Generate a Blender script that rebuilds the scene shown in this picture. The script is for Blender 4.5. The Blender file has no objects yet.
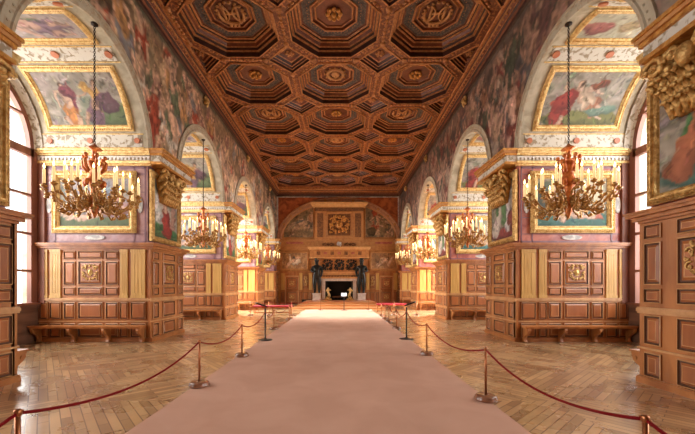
import bpy, math, random
import numpy as np
from mathutils import Vector, Matrix
S = bpy.context.scene
COL = S.collection
PI = math.pi
# ------------------------------------------------------------------ camera, world, lights
cam = bpy.data.cameras.new('camera'); camo = bpy.data.objects.new('camera', cam); COL.objects.link(camo)
camo.location = (0.19, 0, 1.54); camo.rotation_euler = (PI/2, 0, 0)
cam.sensor_width = 36; cam.lens = 36*336/695; cam.shift_x = (347.5-340.3)/695; cam.shift_y = (285.5-217)/695
cam.clip_start = .05
S.camera = camo
S.view_settings.view_transform = 'Standard'; S.view_settings.look = 'None'
S.view_settings.exposure = 0.0; S.view_settings.gamma = 1
S.view_settings.use_curve_mapping = False
w = bpy.data.worlds.new('sky'); S.world = w; w.use_nodes = True
w.node_tree.nodes['Background'].inputs[0].default_value = (.92, .96, 1, 1)
w.node_tree.nodes['Background'].inputs[1].default_value = 3.0
BAYS = [(-.5, 3.5), (5.4, 9.19), (11.1, 15.1), (17.0, 21.0), (22.9, 26.9)]   # openings between piers
PIERS = [(3.5, 5.4), (9.19, 11.1), (15.1, 17.0), (21.0, 22.9), (26.9, 28.0)]
YB, YE = -2.5, 28.0
XD, XW, XO = 5.0, 5.12, 8.1          # dado plane, upper wall plane, window plane
ZC, ZV, ZT = 2.7, 5.26, 8.98         # dado cap, springing, wall top
for i, (a, b) in enumerate(BAYS):
    for s in (-1, 1):
        L = bpy.data.lights.new('window_daylight', 'AREA'); L.shape = 'RECTANGLE'
        L.size = b-a+.5; L.size_y = 6.4
        L.energy = [760, 900, 920, 4600, 950][i]*(1.0 if s < 0 else .9)
        L.color = (1, .97, .93)
        o = bpy.data.objects.new('window_daylight', L); COL.objects.link(o)
        o.location = (s*(XO+1.5), (a+b)/2, 4.7); o.rotation_euler = (PI/2-(.75 if i == 3 else .38), 0, s*PI/2)
        if i == 3: L.spread = 1.9; o.location.z = 5.6; o.location.x = s*(XO+2.4)
# ------------------------------------------------------------------ materials
def lin(c):
    c = np.asarray(c, float)/255.
    return np.where(c <= .04045, c/12.92, ((c+.055)/1.055)**2.4)
def rgba(c): return tuple(float(v) for v in lin(c)) + (1,)
MATS = {}
def mat(name, col, rough=.5, metal=0, spec=.5, col2=None, nscale=4, ndet=4, stretch=None, bump=0, bscale=30, coat=0, ramp=(.35, .65), emis=None, estr=0, bstretch=None):
    m = bpy.data.materials.new(name); m.use_nodes = True; nt = m.node_tree; N = nt.nodes; K = nt.links
    b = N['Principled BSDF']
    b.inputs['Base Color'].default_value = rgba(col); b.inputs['Roughness'].default_value = rough
    b.inputs['Metallic'].default_value = metal; b.inputs['Specular IOR Level'].default_value = spec
    b.inputs['Coat Weight'].default_value = coat
    tc = N.new('ShaderNodeTexCoord')
    if col2 is not None:
        mp = N.new('ShaderNodeMapping'); K.new(tc.outputs['Object'], mp.inputs[0]); mp.inputs['Scale'].default_value = stretch or (1, 1, 1)
        n = N.new('ShaderNodeTexNoise'); n.inputs['Scale'].default_value = nscale; n.inputs['Detail'].default_value = ndet
        n.inputs['Distortion'].default_value = .6
        K.new(mp.outputs[0], n.inputs['Vector'])
        r = N.new('ShaderNodeValToRGB'); K.new(n.outputs[0], r.inputs[0])
        r.color_ramp.elements[0].position = ramp[0]; r.color_ramp.elements[0].color = rgba(col)
        r.color_ramp.elements[1].position = ramp[1]; r.color_ramp.elements[1].color = rgba(col2)
        K.new(r.outputs[0], b.inputs['Base Color'])
    if bump:
        n2 = N.new('ShaderNodeTexNoise'); n2.inputs['Scale'].default_value = bscale; n2.inputs['Detail'].default_value = 3
        if bstretch:
            mp2 = N.new('ShaderNodeMapping'); K.new(tc.outputs['Object'], mp2.inputs[0]); mp2.inputs['Scale'].default_value = bstretch
            K.new(mp2.outputs[0], n2.inputs['Vector'])
        else: K.new(tc.outputs['Object'], n2.inputs['Vector'])
        bp = N.new('ShaderNodeBump'); bp.inputs['Strength'].default_value = bump; bp.inputs['Distance'].default_value = .02
        K.new(n2.outputs[0], bp.inputs['Height']); K.new(bp.outputs[0], b.inputs['Normal'])
    if emis is not None:
        b.inputs['Emission Color'].default_value = rgba(emis); b.inputs['Emission Strength'].default_value = estr
    MATS[name] = m; return m
WOOD = mat('oak', (146, 86, 40), .38, col2=(180, 116, 62), nscale=3, stretch=(1.2, 1.2, .25), bump=.15, bscale=25, bstretch=(2, 2, .2))
WOODP = mat('oak_panel', (138, 76, 36), .36, col2=(168, 100, 52), nscale=2.2, stretch=(1.5, 1.5, .3), bump=.12, bscale=20)
WOODL = mat('oak_edge', (178, 128, 80), .4, col2=(200, 152, 102), nscale=5)
WOODG = mat('oak_groove', (84, 48, 26), .5)
PANM = [WOODP, WOODL, WOODG]
YEL = mat('gilded_grain', (184, 140, 70), .42, col2=(208, 166, 94), nscale=9, stretch=(3, 3, .12), bump=.1, bscale=40)
GOLD = mat('gold_leaf', (196, 150, 80), .38, metal=.3, col2=(236, 208, 144), nscale=14, bump=.8, bscale=38)
GOLDC = mat('carved_gold', (168, 124, 64), .4, metal=.45, col2=(222, 184, 116), nscale=10, bump=1, bscale=22)
GOLDD = mat('old_gold', (176, 116, 50), .42, metal=.45, col2=(216, 160, 84), nscale=10, bump=.8, bscale=24)
CEIL = mat('ceiling_walnut', (92, 46, 26), .42, col2=(122, 66, 38), nscale=3.5, bump=.4, bscale=14)
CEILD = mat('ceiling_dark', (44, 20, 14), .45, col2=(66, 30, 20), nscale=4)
CEILO = mat('ceiling_gilt_wood', (150, 92, 48), .42, metal=.1, col2=(190, 132, 78), nscale=9, bump=.7, bscale=20)
CEILB = mat('ceiling_grey', (62, 58, 60), .5, col2=(112, 98, 86), nscale=16, ramp=(.45, .7), bump=.5, bscale=30)
CARV = mat('ceiling_carving', (106, 56, 30), .45, col2=(180, 118, 66), nscale=11, ndet=3, ramp=(.5, .66), bump=1, bscale=14)
DARK = mat('dark_cove', (66, 50, 40), .6, col2=(86, 68, 52), nscale=3)
FRW = mat('window_oak', (110, 62, 44), .45, col2=(136, 84, 62), nscale=3, stretch=(1, 1, .2))
STON = mat('painted_stone', (150, 140, 116), .6, col2=(188, 178, 154), nscale=3, bump=.2)
ARCH = mat('archivolt', (178, 166, 142), .6, col2=(168, 148, 120), nscale=7, ramp=(.5, .62), bump=.5, bscale=16)
ORN = mat('arabesque', (200, 194, 180), .6, col2=(146, 130, 104), nscale=9, ramp=(.52, .6))
MARL = mat('mauve_marble', (136, 96, 100), .4, col2=(176, 138, 136), nscale=3.2, ndet=8, ramp=(.4, .62), coat=.2)
MARR = mat('red_marble', (150, 76, 66), .4, col2=(188, 116, 98), nscale=3.2, ndet=8, ramp=(.4, .62), coat=.2)
MARD = mat('plum_marble', (112, 80, 92), .4, col2=(136, 100, 108), nscale=5, ndet=6)
MARG = mat('grey_marble', (150, 146, 142), .4, col2=(198, 192, 184), nscale=6, ndet=6, ramp=(.45, .6))
WHITE = mat('white_marble', (205, 198, 190), .35, col2=(228, 222, 214), nscale=5)
BRZ = mat('dark_bronze', (34, 36, 36), .35, metal=.6, col2=(52, 54, 50), nscale=5)
BLACK = mat('matte_black', (16, 12, 10), .8)  # one even matte black for the hearth lining and the low box
OCH = mat('ochre_stone', (172, 118, 66), .55, col2=(192, 140, 84), nscale=5, bump=.25)
OCHL = mat('pale_ochre', (206, 158, 100), .5, col2=(224, 180, 122), nscale=5)  # paler stone, a ledge highlight put into the mantel cornice colour
OCHD = mat('ochre_relief', (88, 56, 32), .55, col2=(140, 94, 54), nscale=9, bump=.7, bscale=16)  # darkened ochre, stands in colour for shadow missing on the chimneypiece
SPAN = mat('russet_spandrel', (134, 66, 32), .55, col2=(182, 102, 54), nscale=2.2, ramp=(.4, .6))
RED = mat('red_rope', (120, 6, 14), .7, spec=.15, bump=.6, bscale=90)
VEL = mat('red_velvet', (150, 18, 32), .75, bump=.2, bscale=80)
BRASS = mat('brass_post', (150, 92, 56), .28, metal=.75, col2=(168, 108, 68), nscale=3)
BASEM = mat('wooden_base', (120, 76, 54), .25, coat=.6, col2=(150, 104, 78), nscale=6)
BLK = mat('black_metal', (28, 28, 30), .4)
PLATE = mat('pale_screen', (205, 212, 225), .25)
CHB = mat('chandelier_gilt', (140, 98, 46), .34, metal=.5, col2=(206, 160, 90), nscale=12, bump=.5, bscale=30)
CHC = mat('chandelier_copper', (170, 88, 42), .36, metal=.5, col2=(206, 128, 66), nscale=10, bump=.5, bscale=30)
CHAIN = mat('iron_chain', (52, 38, 28), .5, metal=.6)
WAX = mat('wax', (250, 232, 190), .5, emis=(255, 214, 140), estr=.55)
FLM = mat('flame', (255, 220, 150), .5, emis=(255, 214, 140), estr=7)
STEP = mat('hearth_boards', (186, 124, 74), .4, col2=(204, 144, 92), nscale=3, stretch=(.3, 2, 2))
ROSE = mat('russet_disc', (168, 92, 56), .5, col2=(186, 112, 72), nscale=6)
EXT = mat('outside_ground', (214, 208, 196), .8)
CURT = mat('embrasure_wood', (92, 62, 46), .42, col2=(122, 86, 64), nscale=3, stretch=(.3, .3, 2.5))
# carpet
CARP = mat('carpet', (194, 152, 130), .95, spec=.1, col2=(203, 161, 139), nscale=1.3, bump=.35, bscale=160)
# canvas : pigment stored per vertex
def canvas_mat(name, rough=.6):
    m = bpy.data.materials.new(name); m.use_nodes = True; nt = m.node_tree; b = nt.nodes['Principled BSDF']
    a = nt.nodes.new('ShaderNodeAttribute'); a.attribute_name = 'paint'
    nt.links.new(a.outputs['Color'], b.inputs['Base Color']); b.inputs['Roughness'].default_value = rough
    b.inputs['Specular IOR Level'].default_value = .3
    return m
PAINT = canvas_mat('fresco')
# glass
GL = bpy.data.materials.new('window_glass'); GL.use_nodes = True
nt = GL.node_tree; nt.nodes.clear(); o_ = nt.nodes.new('ShaderNodeOutputMaterial'); mx = nt.nodes.new('ShaderNodeMixShader')
tr = nt.nodes.new('ShaderNodeBsdfTransparent'); gg = nt.nodes.new('ShaderNodeBsdfGlossy'); gg.inputs['Roughness'].default_value = .05
mx.inputs[0].default_value = .05
nt.links.new(tr.outputs[0], mx.inputs[1]); nt.links.new(gg.outputs[0], mx.inputs[2]); nt.links.new(mx.outputs[0], o_.inputs[0])
# parquet
def parquet():
    m = bpy.data.materials.new('parquet'); m.use_nodes = True; nt = m.node_tree; N = nt.nodes; K = nt.links; b = N['Principled BSDF']
    tc = N.new('ShaderNodeTexCoord')
    cols = []
    for ang in (PI/4+.06, -PI/4+.06):
        mp = N.new('ShaderNodeMapping'); mp.inputs['Rotation'].default_value = (0, 0, ang); K.new(tc.outputs['Object'], mp.inputs[0])
        br = N.new('ShaderNodeTexBrick'); K.new(mp.outputs[0], br.inputs['Vector'])
        br.inputs['Color1'].default_value = rgba((200, 164, 118)); br.inputs['Color2'].default_value = rgba((126, 92, 60))
        br.inputs['Mortar'].default_value = rgba((104, 70, 46)); br.inputs['Scale'].default_value = 1
        br.inputs['Brick Width'].default_value = .82; br.inputs['Row Height'].default_value = .1; br.inputs['Mortar Size'].default_value = .006
        br.inputs['Bias'].default_value = -.15; br.offset = .37
        cols.append(br)
    mp = N.new('ShaderNodeMapping'); K.new(tc.outputs['Object'], mp.inputs[0]); mp.inputs['Location'].default_value = (.2, .35, .5)
    ch = N.new('ShaderNodeTexChecker'); ch.inputs['Scale'].default_value = .62; K.new(mp.outputs[0], ch.inputs[0])
    mix = N.new('ShaderNodeMix'); mix.data_type = 'RGBA'; K.new(ch.outputs['Fac'], mix.inputs['Factor'])
    K.new(cols[0].outputs[0], mix.inputs['A']); K.new(cols[1].outputs[0], mix.inputs['B'])
    n = N.new('ShaderNodeTexNoise'); n.inputs['Scale'].default_value = 1.7; n.inputs['Detail'].default_value = 6; K.new(tc.outputs['Object'], n.inputs[0])
    mr = N.new('ShaderNodeMapRange'); K.new(n.outputs[0], mr.inputs[0]); mr.inputs[1].default_value = .3; mr.inputs[2].default_value = .7
    mr.inputs[3].default_value = .8; mr.inputs[4].default_value = 1.25
    mm = N.new('ShaderNodeVectorMath'); mm.operation = 'SCALE'; K.new(mix.outputs['Result'], mm.inputs[0]); K.new(mr.outputs[0], mm.inputs['Scale'])
    K.new(mm.outputs[0], b.inputs['Base Color'])
    mr2 = N.new('ShaderNodeMapRange'); K.new(n.outputs[0], mr2.inputs[0]); mr2.inputs[3].default_value = .2; mr2.inputs[4].default_value = .36
    K.new(mr2.outputs[0], b.inputs['Roughness'])
    n2 = N.new('ShaderNodeTexNoise'); n2.inputs['Scale'].default_value = 5; n2.inputs['Detail'].default_value = 3; K.new(tc.outputs['Object'], n2.inputs[0])
    ad = N.new('ShaderNodeMath'); ad.operation = 'ADD'; K.new(n2.outputs[0], ad.inputs[0]); K.new(cols[0].outputs['Fac'], ad.inputs[1])
    bp = N.new('ShaderNodeBump'); bp.inputs['Strength'].default_value = .05; bp.inputs['Distance'].default_value = .02
    K.new(n2.outputs[0], bp.inputs['Height']); K.new(bp.outputs[0], b.inputs['Normal'])
    b.inputs['Specular IOR Level'].default_value = .7
    b.inputs['Coat Weight'].default_value = 1; b.inputs['Coat Roughness'].default_value = .21
    return m
PARQ = parquet()

# ------------------------------------------------------------------ mesh helpers
class MB:
    def __init__(s, M=None): s.v = []; s.f = []; s.mi = []; s.M = M or Matrix.Identity(4); s.cur = 0
    def add(s, vs, fs):
        n = len(s.v); s.v += [tuple(s.M @ Vector(p)) for p in vs]
        s.f += [tuple(n+i for i in f) for f in fs]; s.mi += [s.cur]*len(fs); return s
    def box(s, x0, x1, y0, y1, z0, z1):
        vs = [(x, y, z) for x in (x0, x1) for y in (y0, y1) for z in (z0, z1)]
        return s.add(vs, [(0, 1, 3, 2), (4, 6, 7, 5), (0, 4, 5, 1), (2, 3, 7, 6), (0, 2, 6, 4), (1, 5, 7, 3)])
    def prism(s, pts, a, b, f):   # pts 2D, f(p,t)->3D, extruded between a and b
        n = len(pts); vs = [f(p, a) for p in pts]+[f(p, b) for p in pts]
        return s.add(vs, [tuple(range(n)), tuple(range(2*n-1, n-1, -1))]+[(i, i+n, (i+1) % n+n, (i+1) % n) for i in range(n)])
    def tube(s, pts, r, k=6, cap=True):
        pts = [Vector(p) for p in pts]; n = len(pts); rs = r if isinstance(r, (list, tuple)) else [r]*n
        vs = []; up = Vector((0, 0, 1)); prev = None
        for i, p in enumerate(pts):
            t = (pts[min(i+1, n-1)]-pts[max(i-1, 0)]).normalized()
            if prev is None: a = t.cross(up if abs(t.z) < .95 else Vector((1, 0, 0))).normalized()
            else: a = (prev-t*prev.dot(t)).normalized()
            prev = a; b = t.cross(a)
            for j in range(k):
                q = 2*PI*j/k; vs.append(p+(a*math.cos(q)+b*math.sin(q))*rs[i])
        fs = [(i*k+j, i*k+(j+1) % k, (i+1)*k+(j+1) % k, (i+1)*k+j) for i in range(n-1) for j in range(k)]
        if cap: fs += [tuple(range(k-1, -1, -1)), tuple((n-1)*k+j for j in range(k))]
        return s.add(vs, fs)
    def lathe(s, prof, c=(0, 0, 0), k=16):     # prof [(r,z)]
        vs = [(c[0]+r*math.cos(2*PI*j/k), c[1]+r*math.sin(2*PI*j/k), c[2]+z) for r, z in prof for j in range(k)]
        n = len(prof); fs = [(i*k+j, i*k+(j+1) % k, (i+1)*k+(j+1) % k, (i+1)*k+j) for i in range(n-1) for j in range(k)]
        fs += [tuple(range(k-1, -1, -1)), tuple((n-1)*k+j for j in range(k))]
        return s.add(vs, fs)
    def ball(s, c, r, k=8, m=5):
        rx, ry, rz = r if isinstance(r, (tuple, list)) else (r, r, r); c = Vector(c)
        vs = [c+Vector((0, 0, -rz))]
        for i in range(1, m):
            p = -PI/2+PI*i/m
            vs += [c+Vector((rx*math.cos(p)*math.cos(2*PI*j/k), ry*math.cos(p)*math.sin(2*PI*j/k), rz*math.sin(p))) for j in range(k)]
        vs.append(c+Vector((0, 0, rz))); fs = [(0, 1+(j+1) % k, 1+j) for j in range(k)]
        for i in range(m-2): fs += [(1+i*k+j, 1+i*k+(j+1) % k, 1+(i+1)*k+(j+1) % k, 1+(i+1)*k+j) for j in range(k)]
        e = len(vs)-1; fs += [(e, 1+(m-2)*k+j, 1+(m-2)*k+(j+1) % k) for j in range(k)]
        return s.add(vs, fs)
    def rings(s, R, closed=True):   # list of rings of equal length
        k = len(R[0]); n = len(R); vs = [p for r in R for p in r]
        rng = range(k if closed else k-1)
        return s.add(vs, [(i*k+j, i*k+(j+1) % k, (i+1)*k+(j+1) % k, (i+1)*k+j) for i in range(n-1) for j in rng])
    def build(s, name, mats, parent=None, smooth=False, loc=None):
        me = bpy.data.meshes.new(name)
        if loc is not None: lv = Vector(loc); vv = [tuple(Vector(p)-lv) for p in s.v]
        elif parent is not None:
            pl = parent.get('_w', None); lv = Vector(pl) if pl else Vector((0, 0, 0)); vv = [tuple(Vector(p)-lv) for p in s.v]
        else: vv = s.v
        me.from_pydata(vv, [], s.f)
        for m in (mats if isinstance(mats, (list, tuple)) else [mats]): me.materials.append(m)
        if s.cur or any(s.mi): me.polygons.foreach_set('material_index', s.mi)
        if smooth: me.polygons.foreach_set('use_smooth', [True]*len(s.f))
        me.update()
        o = bpy.data.objects.new(name, me); COL.objects.link(o)
        if parent is not None: o.parent = parent
        if loc is not None and parent is None: o.location = loc
        if parent is not None: o['_w'] = tuple(lv)
        return o
def empty(name, label, cat, loc, group=None):
    o = bpy.data.objects.new(name, None); COL.objects.link(o); o.location = loc; o['_w'] = tuple(loc)
    o['label'] = label; o['category'] = cat
    if group: o['group'] = group
    return o
def tag(o, label, cat, group=None):
    o['label'] = label; o['category'] = cat
    if group: o['group'] = group
    return o
def struct(o, label=None):
    o['kind'] = 'structure'
    if label: o['label'] = label
    return o
def structE(name, loc=(0, 0, 0)):
    o = bpy.data.objects.new(name, None); COL.objects.link(o); o.location = loc; o['_w'] = tuple(loc); o['kind'] = 'structure'; return o
def copy_tree(o, parent=None):
    c = o.copy(); COL.objects.link(c); c.parent = parent
    for ch in list(o.children): copy_tree(ch, c)
    return c

# ------------------------------------------------------------------ painting with pigment
def vnoise(h, w, cell, rng):
    gh, gw = int(h/cell)+3, int(w/cell)+3; g = rng.random((gh, gw))
    y = np.arange(h)/cell; x = np.arange(w)/cell; yi = y.astype(int); xi = x.astype(int); fy = (y-yi)[:, None]; fx = (x-xi)[None]
    fy = fy*fy*(3-2*fy); fx = fx*fx*(3-2*fx)
    a = g[np.ix_(yi, xi)]; b = g[np.ix_(yi, xi+1)]; c = g[np.ix_(yi+1, xi)]; d = g[np.ix_(yi+1, xi+1)]
    return (a*(1-fx)+b*fx)*(1-fy)+(c*(1-fx)+d*fx)*fy
class Canvas:
    def __init__(s, W, H, res, seed, cols):
        s.W, s.H, s.res = W, H, res; s.nx, s.ny = max(8, int(W*res)), max(8, int(H*res))
        s.rng = np.random.default_rng(seed)
        s.X, s.Y = np.meshgrid((np.arange(s.nx)+.5)/s.nx*W, (np.arange(s.ny)+.5)/s.ny*H)
        s.wx = (vnoise(s.ny, s.nx, res*.16, s.rng)-.5); s.wy = (vnoise(s.ny, s.nx, res*.16, s.rng)-.5)
        s.A = np.zeros((s.ny, s.nx, 3))
        t = vnoise(s.ny, s.nx, res*min(W, H)*.35, s.rng)*.65+vnoise(s.ny, s.nx, res*min(W, H)*.12, s.rng)*.35
        cols = np.array(cols, float); k = len(cols)-1
        t = np.clip((t-.2)/.6, 0, .999)*k; i = t.astype(int); f = (t-i)[..., None]
        s.A = cols[i]*(1-f)+cols[np.minimum(i+1, k)]*f
    def put(s, d, col, soft, shade=None):
        a = np.clip(.5-d/soft, 0, 1)[..., None]; col = np.array(col, float)
        if shade is not None: col = col[None, None]*shade[..., None]
        s.A = s.A*(1-a)+col*a
    def win(s, cx, cy, r):
        i0 = max(0, int((cx-r)/s.W*s.nx)); i1 = min(s.nx, int((cx+r)/s.W*s.nx)+2)
        j0 = max(0, int((cy-r)/s.H*s.ny)); j1 = min(s.ny, int((cy+r)/s.H*s.ny)+2)
        return slice(j0, max(j0, j1)), slice(i0, max(i0, i1))
    def blob(s, cx, cy, rx, ry, ang, col, rough=.12):
        sl = s.win(cx, cy, max(rx, ry)*1.4)
        X, Y = s.X[sl], s.Y[sl]
        if X.size == 0: return
        X = X+s.wx[sl]*rough*2*min(rx, ry); Y = Y+s.wy[sl]*rough*2*min(rx, ry)
        c, n = math.cos(ang), math.sin(ang); u = (X-cx)*c+(Y-cy)*n; v = -(X-cx)*n+(Y-cy)*c
        q = np.sqrt((u/rx)**2+(v/ry)**2); d = (q-1)*min(rx, ry)
        a = np.clip(.5-d/(1.3/s.res), 0, 1)[..., None]
        sh = 1.08-.22*q+.16*(v/ry)
        s.A[sl] = s.A[sl]*(1-a)+np.array(col, float)*sh[..., None]*a
    def limb(s, p, q, r0, r1, col):
        p = np.array(p, float); q = np.array(q, float); L = np.hypot(*(q-p))+1e-6
        m = (p+q)/2; sl = s.win(m[0], m[1], L/2+max(r0, r1)*1.5)
        X, Y = s.X[sl], s.Y[sl]
        if X.size == 0: return
        d = (q-p)/L; u = np.clip(((X-p[0])*d[0]+(Y-p[1])*d[1])/L, 0, 1)
        sd = (X-p[0])*(-d[1])+(Y-p[1])*d[0]
        dist = np.hypot(X-p[0]-u*L*d[0], Y-p[1]-u*L*d[1]); r = r0+(r1-r0)*u
        a = np.clip(.5-(dist-r)/(1.3/s.res), 0, 1)[..., None]
        sh = 1.04-.18*(dist/np.maximum(r, 1e-4))+.1*sd/np.maximum(r, 1e-4)
        s.A[sl] = s.A[sl]*(1-a)+np.array(col, float)*sh[..., None]*a
    def figure(s, x, y, h, ang, skin, cloth, cloth2, hair=(92, 62, 40)):
        """a figure whose spine starts at hips (x,y), height h, spine direction ang (pi/2 = upright)"""
        r = s.rng
        def P(a, b): return (x+h*(a*math.cos(ang)-b*math.sin(ang)), y+h*(a*math.sin(ang)+b*math.cos(ang)))
        j = lambda k: (r.random()-.5)*k
        k1 = P(-.22, .1+j(.12)); k2 = P(-.2, -.1+j(.12)); f1 = P(-.46, .08+j(.16)); f2 = P(-.46, -.08+j(.16))
        s.blob(*P(-.16, j(.05)), h*.27, h*.15, ang+j(.5), cloth, .5)
        s.limb(P(0, .03), k1, h*.07, h*.05, cloth); s.limb(k1, f1, h*.05, h*.026, skin if r.random() < .6 else cloth)
        s.limb(P(0, -.03), k2, h*.07, h*.05, cloth); s.limb(k2, f2, h*.05, h*.026, skin)
        s.limb(P(0, 0), P(.24, 0), h*.085, h*.1, skin if r.random() < .6 else cloth2)
        e1 = P(.18+j(.2), .17); e2 = P(.18+j(.2), -.17)
        s.limb(P(.26, .08), e1, h*.04, h*.03, skin); s.limb(e1, P(.1+j(.5), .24+j(.14)), h*.03, h*.02, skin)
        s.limb(P(.26, -.08), e2, h*.04, h*.03, skin); s.limb(e2, P(.1+j(.5), -.24+j(.14)), h*.03, h*.02, skin)
        s.blob(*P(.1, .12+j(.1)), h*.2, h*.05, ang+j(1), cloth2, .5)
        s.blob(*P(.41, j(.04)), h*.062, h*.055, ang, hair, 0); s.blob(*P(.39, .012), h*.05, h*.045, ang, skin, 0)
    def finish(s, grain=.16, bright=1, dens=1.0):
        r = s.rng; n = int(s.W*s.H*170*dens)
        ca = math.sqrt(.5)
        for k in range(n):
            x, y = r.random()*s.W, r.random()*s.H; i = min(s.nx-1, int(x/s.W*s.nx)); j = min(s.ny-1, int(y/s.H*s.ny))
            c = s.A[j, i]*(1+(r.random()-.5)*.62)+(r.random(3)-.5)*26
            an = r.random()*PI if r.random() < .5 else PI/2+(r.random()-.5)*1.2; L = .03+.1*r.random(); w = .008+.022*r.random()
            s.limb((x, y), (x+L*math.cos(an), y+L*math.sin(an)), w, w*.4, c)
        # wander the drawing so no outline stays geometric
        dx = (vnoise(s.ny, s.nx, s.res*.11+1, r)-.5)*.1*s.res; dy = (vnoise(s.ny, s.nx, s.res*.11+1, r)-.5)*.1*s.res
        J, I = np.meshgrid(np.arange(s.ny), np.arange(s.nx), indexing='ij')
        s.A = s.A[np.clip((J+dy).astype(int), 0, s.ny-1), np.clip((I+dx).astype(int), 0, s.nx-1)]
        g = s.A.mean(-1, keepdims=True); s.A = g+(s.A-g)*.86
        n = vnoise(s.ny, s.nx, s.res*.05+1, s.rng)*.5+vnoise(s.ny, s.nx, s.res*.15+1, s.rng)*.5
        s.A = np.clip(s.A*(1-grain+2*grain*n)[..., None]*bright, 0, 255); s.L = lin(s.A); return s
    def at(s, x, y):
        i = np.clip((np.asarray(x)/s.W*s.nx).astype(int), 0, s.nx-1); j = np.clip((np.asarray(y)/s.H*s.ny).astype(int), 0, s.ny-1)
        return s.L[j, i]
def grid_obj(name, P, C, parent=None, mat_=None):
    """P (ny,nx,3) points, C (ny,nx,3) pigment"""
    ny, nx = P.shape[:2]; me = bpy.data.meshes.new(name)
    lv = np.array(parent['_w'] if parent is not None and parent.get('_w') else (0, 0, 0))
    idx = np.arange(ny*nx).reshape(ny, nx)
    F = np.stack([idx[:-1, :-1], idx[:-1, 1:], idx[1:, 1:], idx[1:, :-1]], -1).reshape(-1, 4)
    me.from_pydata((P.reshape(-1, 3)-lv).tolist(), [], F.tolist())
    a = me.color_attributes.new('paint', 'FLOAT_COLOR', 'POINT')
    a.data.foreach_set('color', np.concatenate([C.reshape(-1, 3), np.ones((ny*nx, 1))], 1).astype(np.float32).ravel())
    me.materials.append(mat_ or PAINT); me.polygons.foreach_set('use_smooth', [True]*len(F)); me.update()
    o = bpy.data.objects.new(name, me); COL.objects.link(o)
    if parent is not None: o.parent = parent
    return o
def frame_rings(mb, Sf, rect, prof, n=6):
    """moulded picture frame on surface Sf(u,v,lift); prof=[(inset,lift)]"""
    u0, u1, v0, v1 = rect; R = []
    for ins, l in prof:
        a, b, c, d = u0+ins, u1-ins, v0+ins, v1-ins; r = []
        for k in range(n): r.append(Sf(a+(b-a)*k/n, c, l))
        for k in range(n): r.append(Sf(b, c+(d-c)*k/n, l))
        for k in range(n): r.append(Sf(b-(b-a)*k/n, d, l))
        for k in range(n): r.append(Sf(a, d-(d-c)*k/n, l))
        R.append(r)
    mb.rings(R)
def painting(name, Sf, rect, fw, cv, label, group, prof=None, hasframe=True, n=6, depth=.1, gold=None, cat='painting'):
    u0, u1, v0, v1 = rect; c = Sf((u0+u1)/2, (v0+v1)/2, 0)
    t = empty(name, label, cat, c, group)
    if hasframe:
        mb = MB(); d = depth
        frame_rings(mb, Sf, rect, [(0, 0), (0, d*.6), (fw*.12, d*.75), (fw*.2, d*.6), (fw*.3, d*.7), (fw*.45, d), (fw*.62, d), (fw*.7, d*.6), (fw*.8, d*.7), (fw*.92, d*.5), (fw, d*.15)], n)
        mb.build('frame', gold or GOLD, t)
        # beading
        mb = MB()
        uu0, uu1, vv0, vv1 = u0+fw*.28, u1-fw*.28, v0+fw*.28, v1-fw*.28
        stp = max(.05, min((u1-u0), (v1-v0))/26)
        cs = [(uu0, vv0), (uu1, vv0), (uu1, vv1), (uu0, vv1), (uu0, vv0)]; pp = []; rs = []
        for a, b in zip(cs, cs[1:]):
            L = math.hypot(b[0]-a[0], b[1]-a[1]); m = max(2, int(L/stp))
            for i in range(m):
                for q, r_ in ((.0, .1), (.3, .42), (.7, .42)): pp.append(Sf(a[0]+(b[0]-a[0])*(i+q)/m, a[1]+(b[1]-a[1])*(i+q)/m, d*.68)); rs.append(stp*r_)
        mb.tube(pp, rs, 5)
        mb.build('beading', gold or GOLD, t)
    a, b, e, f = u0+fw*.95, u1-fw*.95, v0+fw*.95, v1-fw*.95
    U, V = np.meshgrid(np.linspace(a, b, cv.nx), np.linspace(e, f, cv.ny))
    P = np.array([[Sf(U[j, i], V[j, i], .015) for i in range(cv.nx)] for j in range(cv.ny)], float).reshape(cv.ny, cv.nx, 3)
    grid_obj('canvas', P, cv.L, t)
    return t

SK = (214, 168, 138); SK2 = (196, 142, 108)
# ------------------------------------------------------------------ floor, carpet, steps, outside
struct(MB().box(-8.4, 8.4, YB, YE, -.2, 0).build('floor', PARQ))
struct(MB().box(-30, 30, -20, 45, -.6, -.45).build('ground_outside', EXT))
tag(MB().box(-2.03, 2.16, -1.5, 21.3, 0.001, .014).build('carpet_runner', CARP), 'long plain rose-beige carpet runner down the middle of the hall', 'carpet')
t = empty('hearth_steps', 'wide stepped wooden platform in front of the great fireplace', 'platform', (0.1, 24, 0))
for k, (y, x) in enumerate(((21.6, 3.0), (22.6, 2.8), (23.6, 2.6))):
    MB().box(.1-x, .1+x, y, 27.2, .12*k+(.001 if k == 0 else 0), .12*(k+1)).box(.1-x-.02, .1+x+.02, y-.03, y+.03, .12*(k+1)-.03, .12*(k+1)+.004).build('step', STEP, t)

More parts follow.
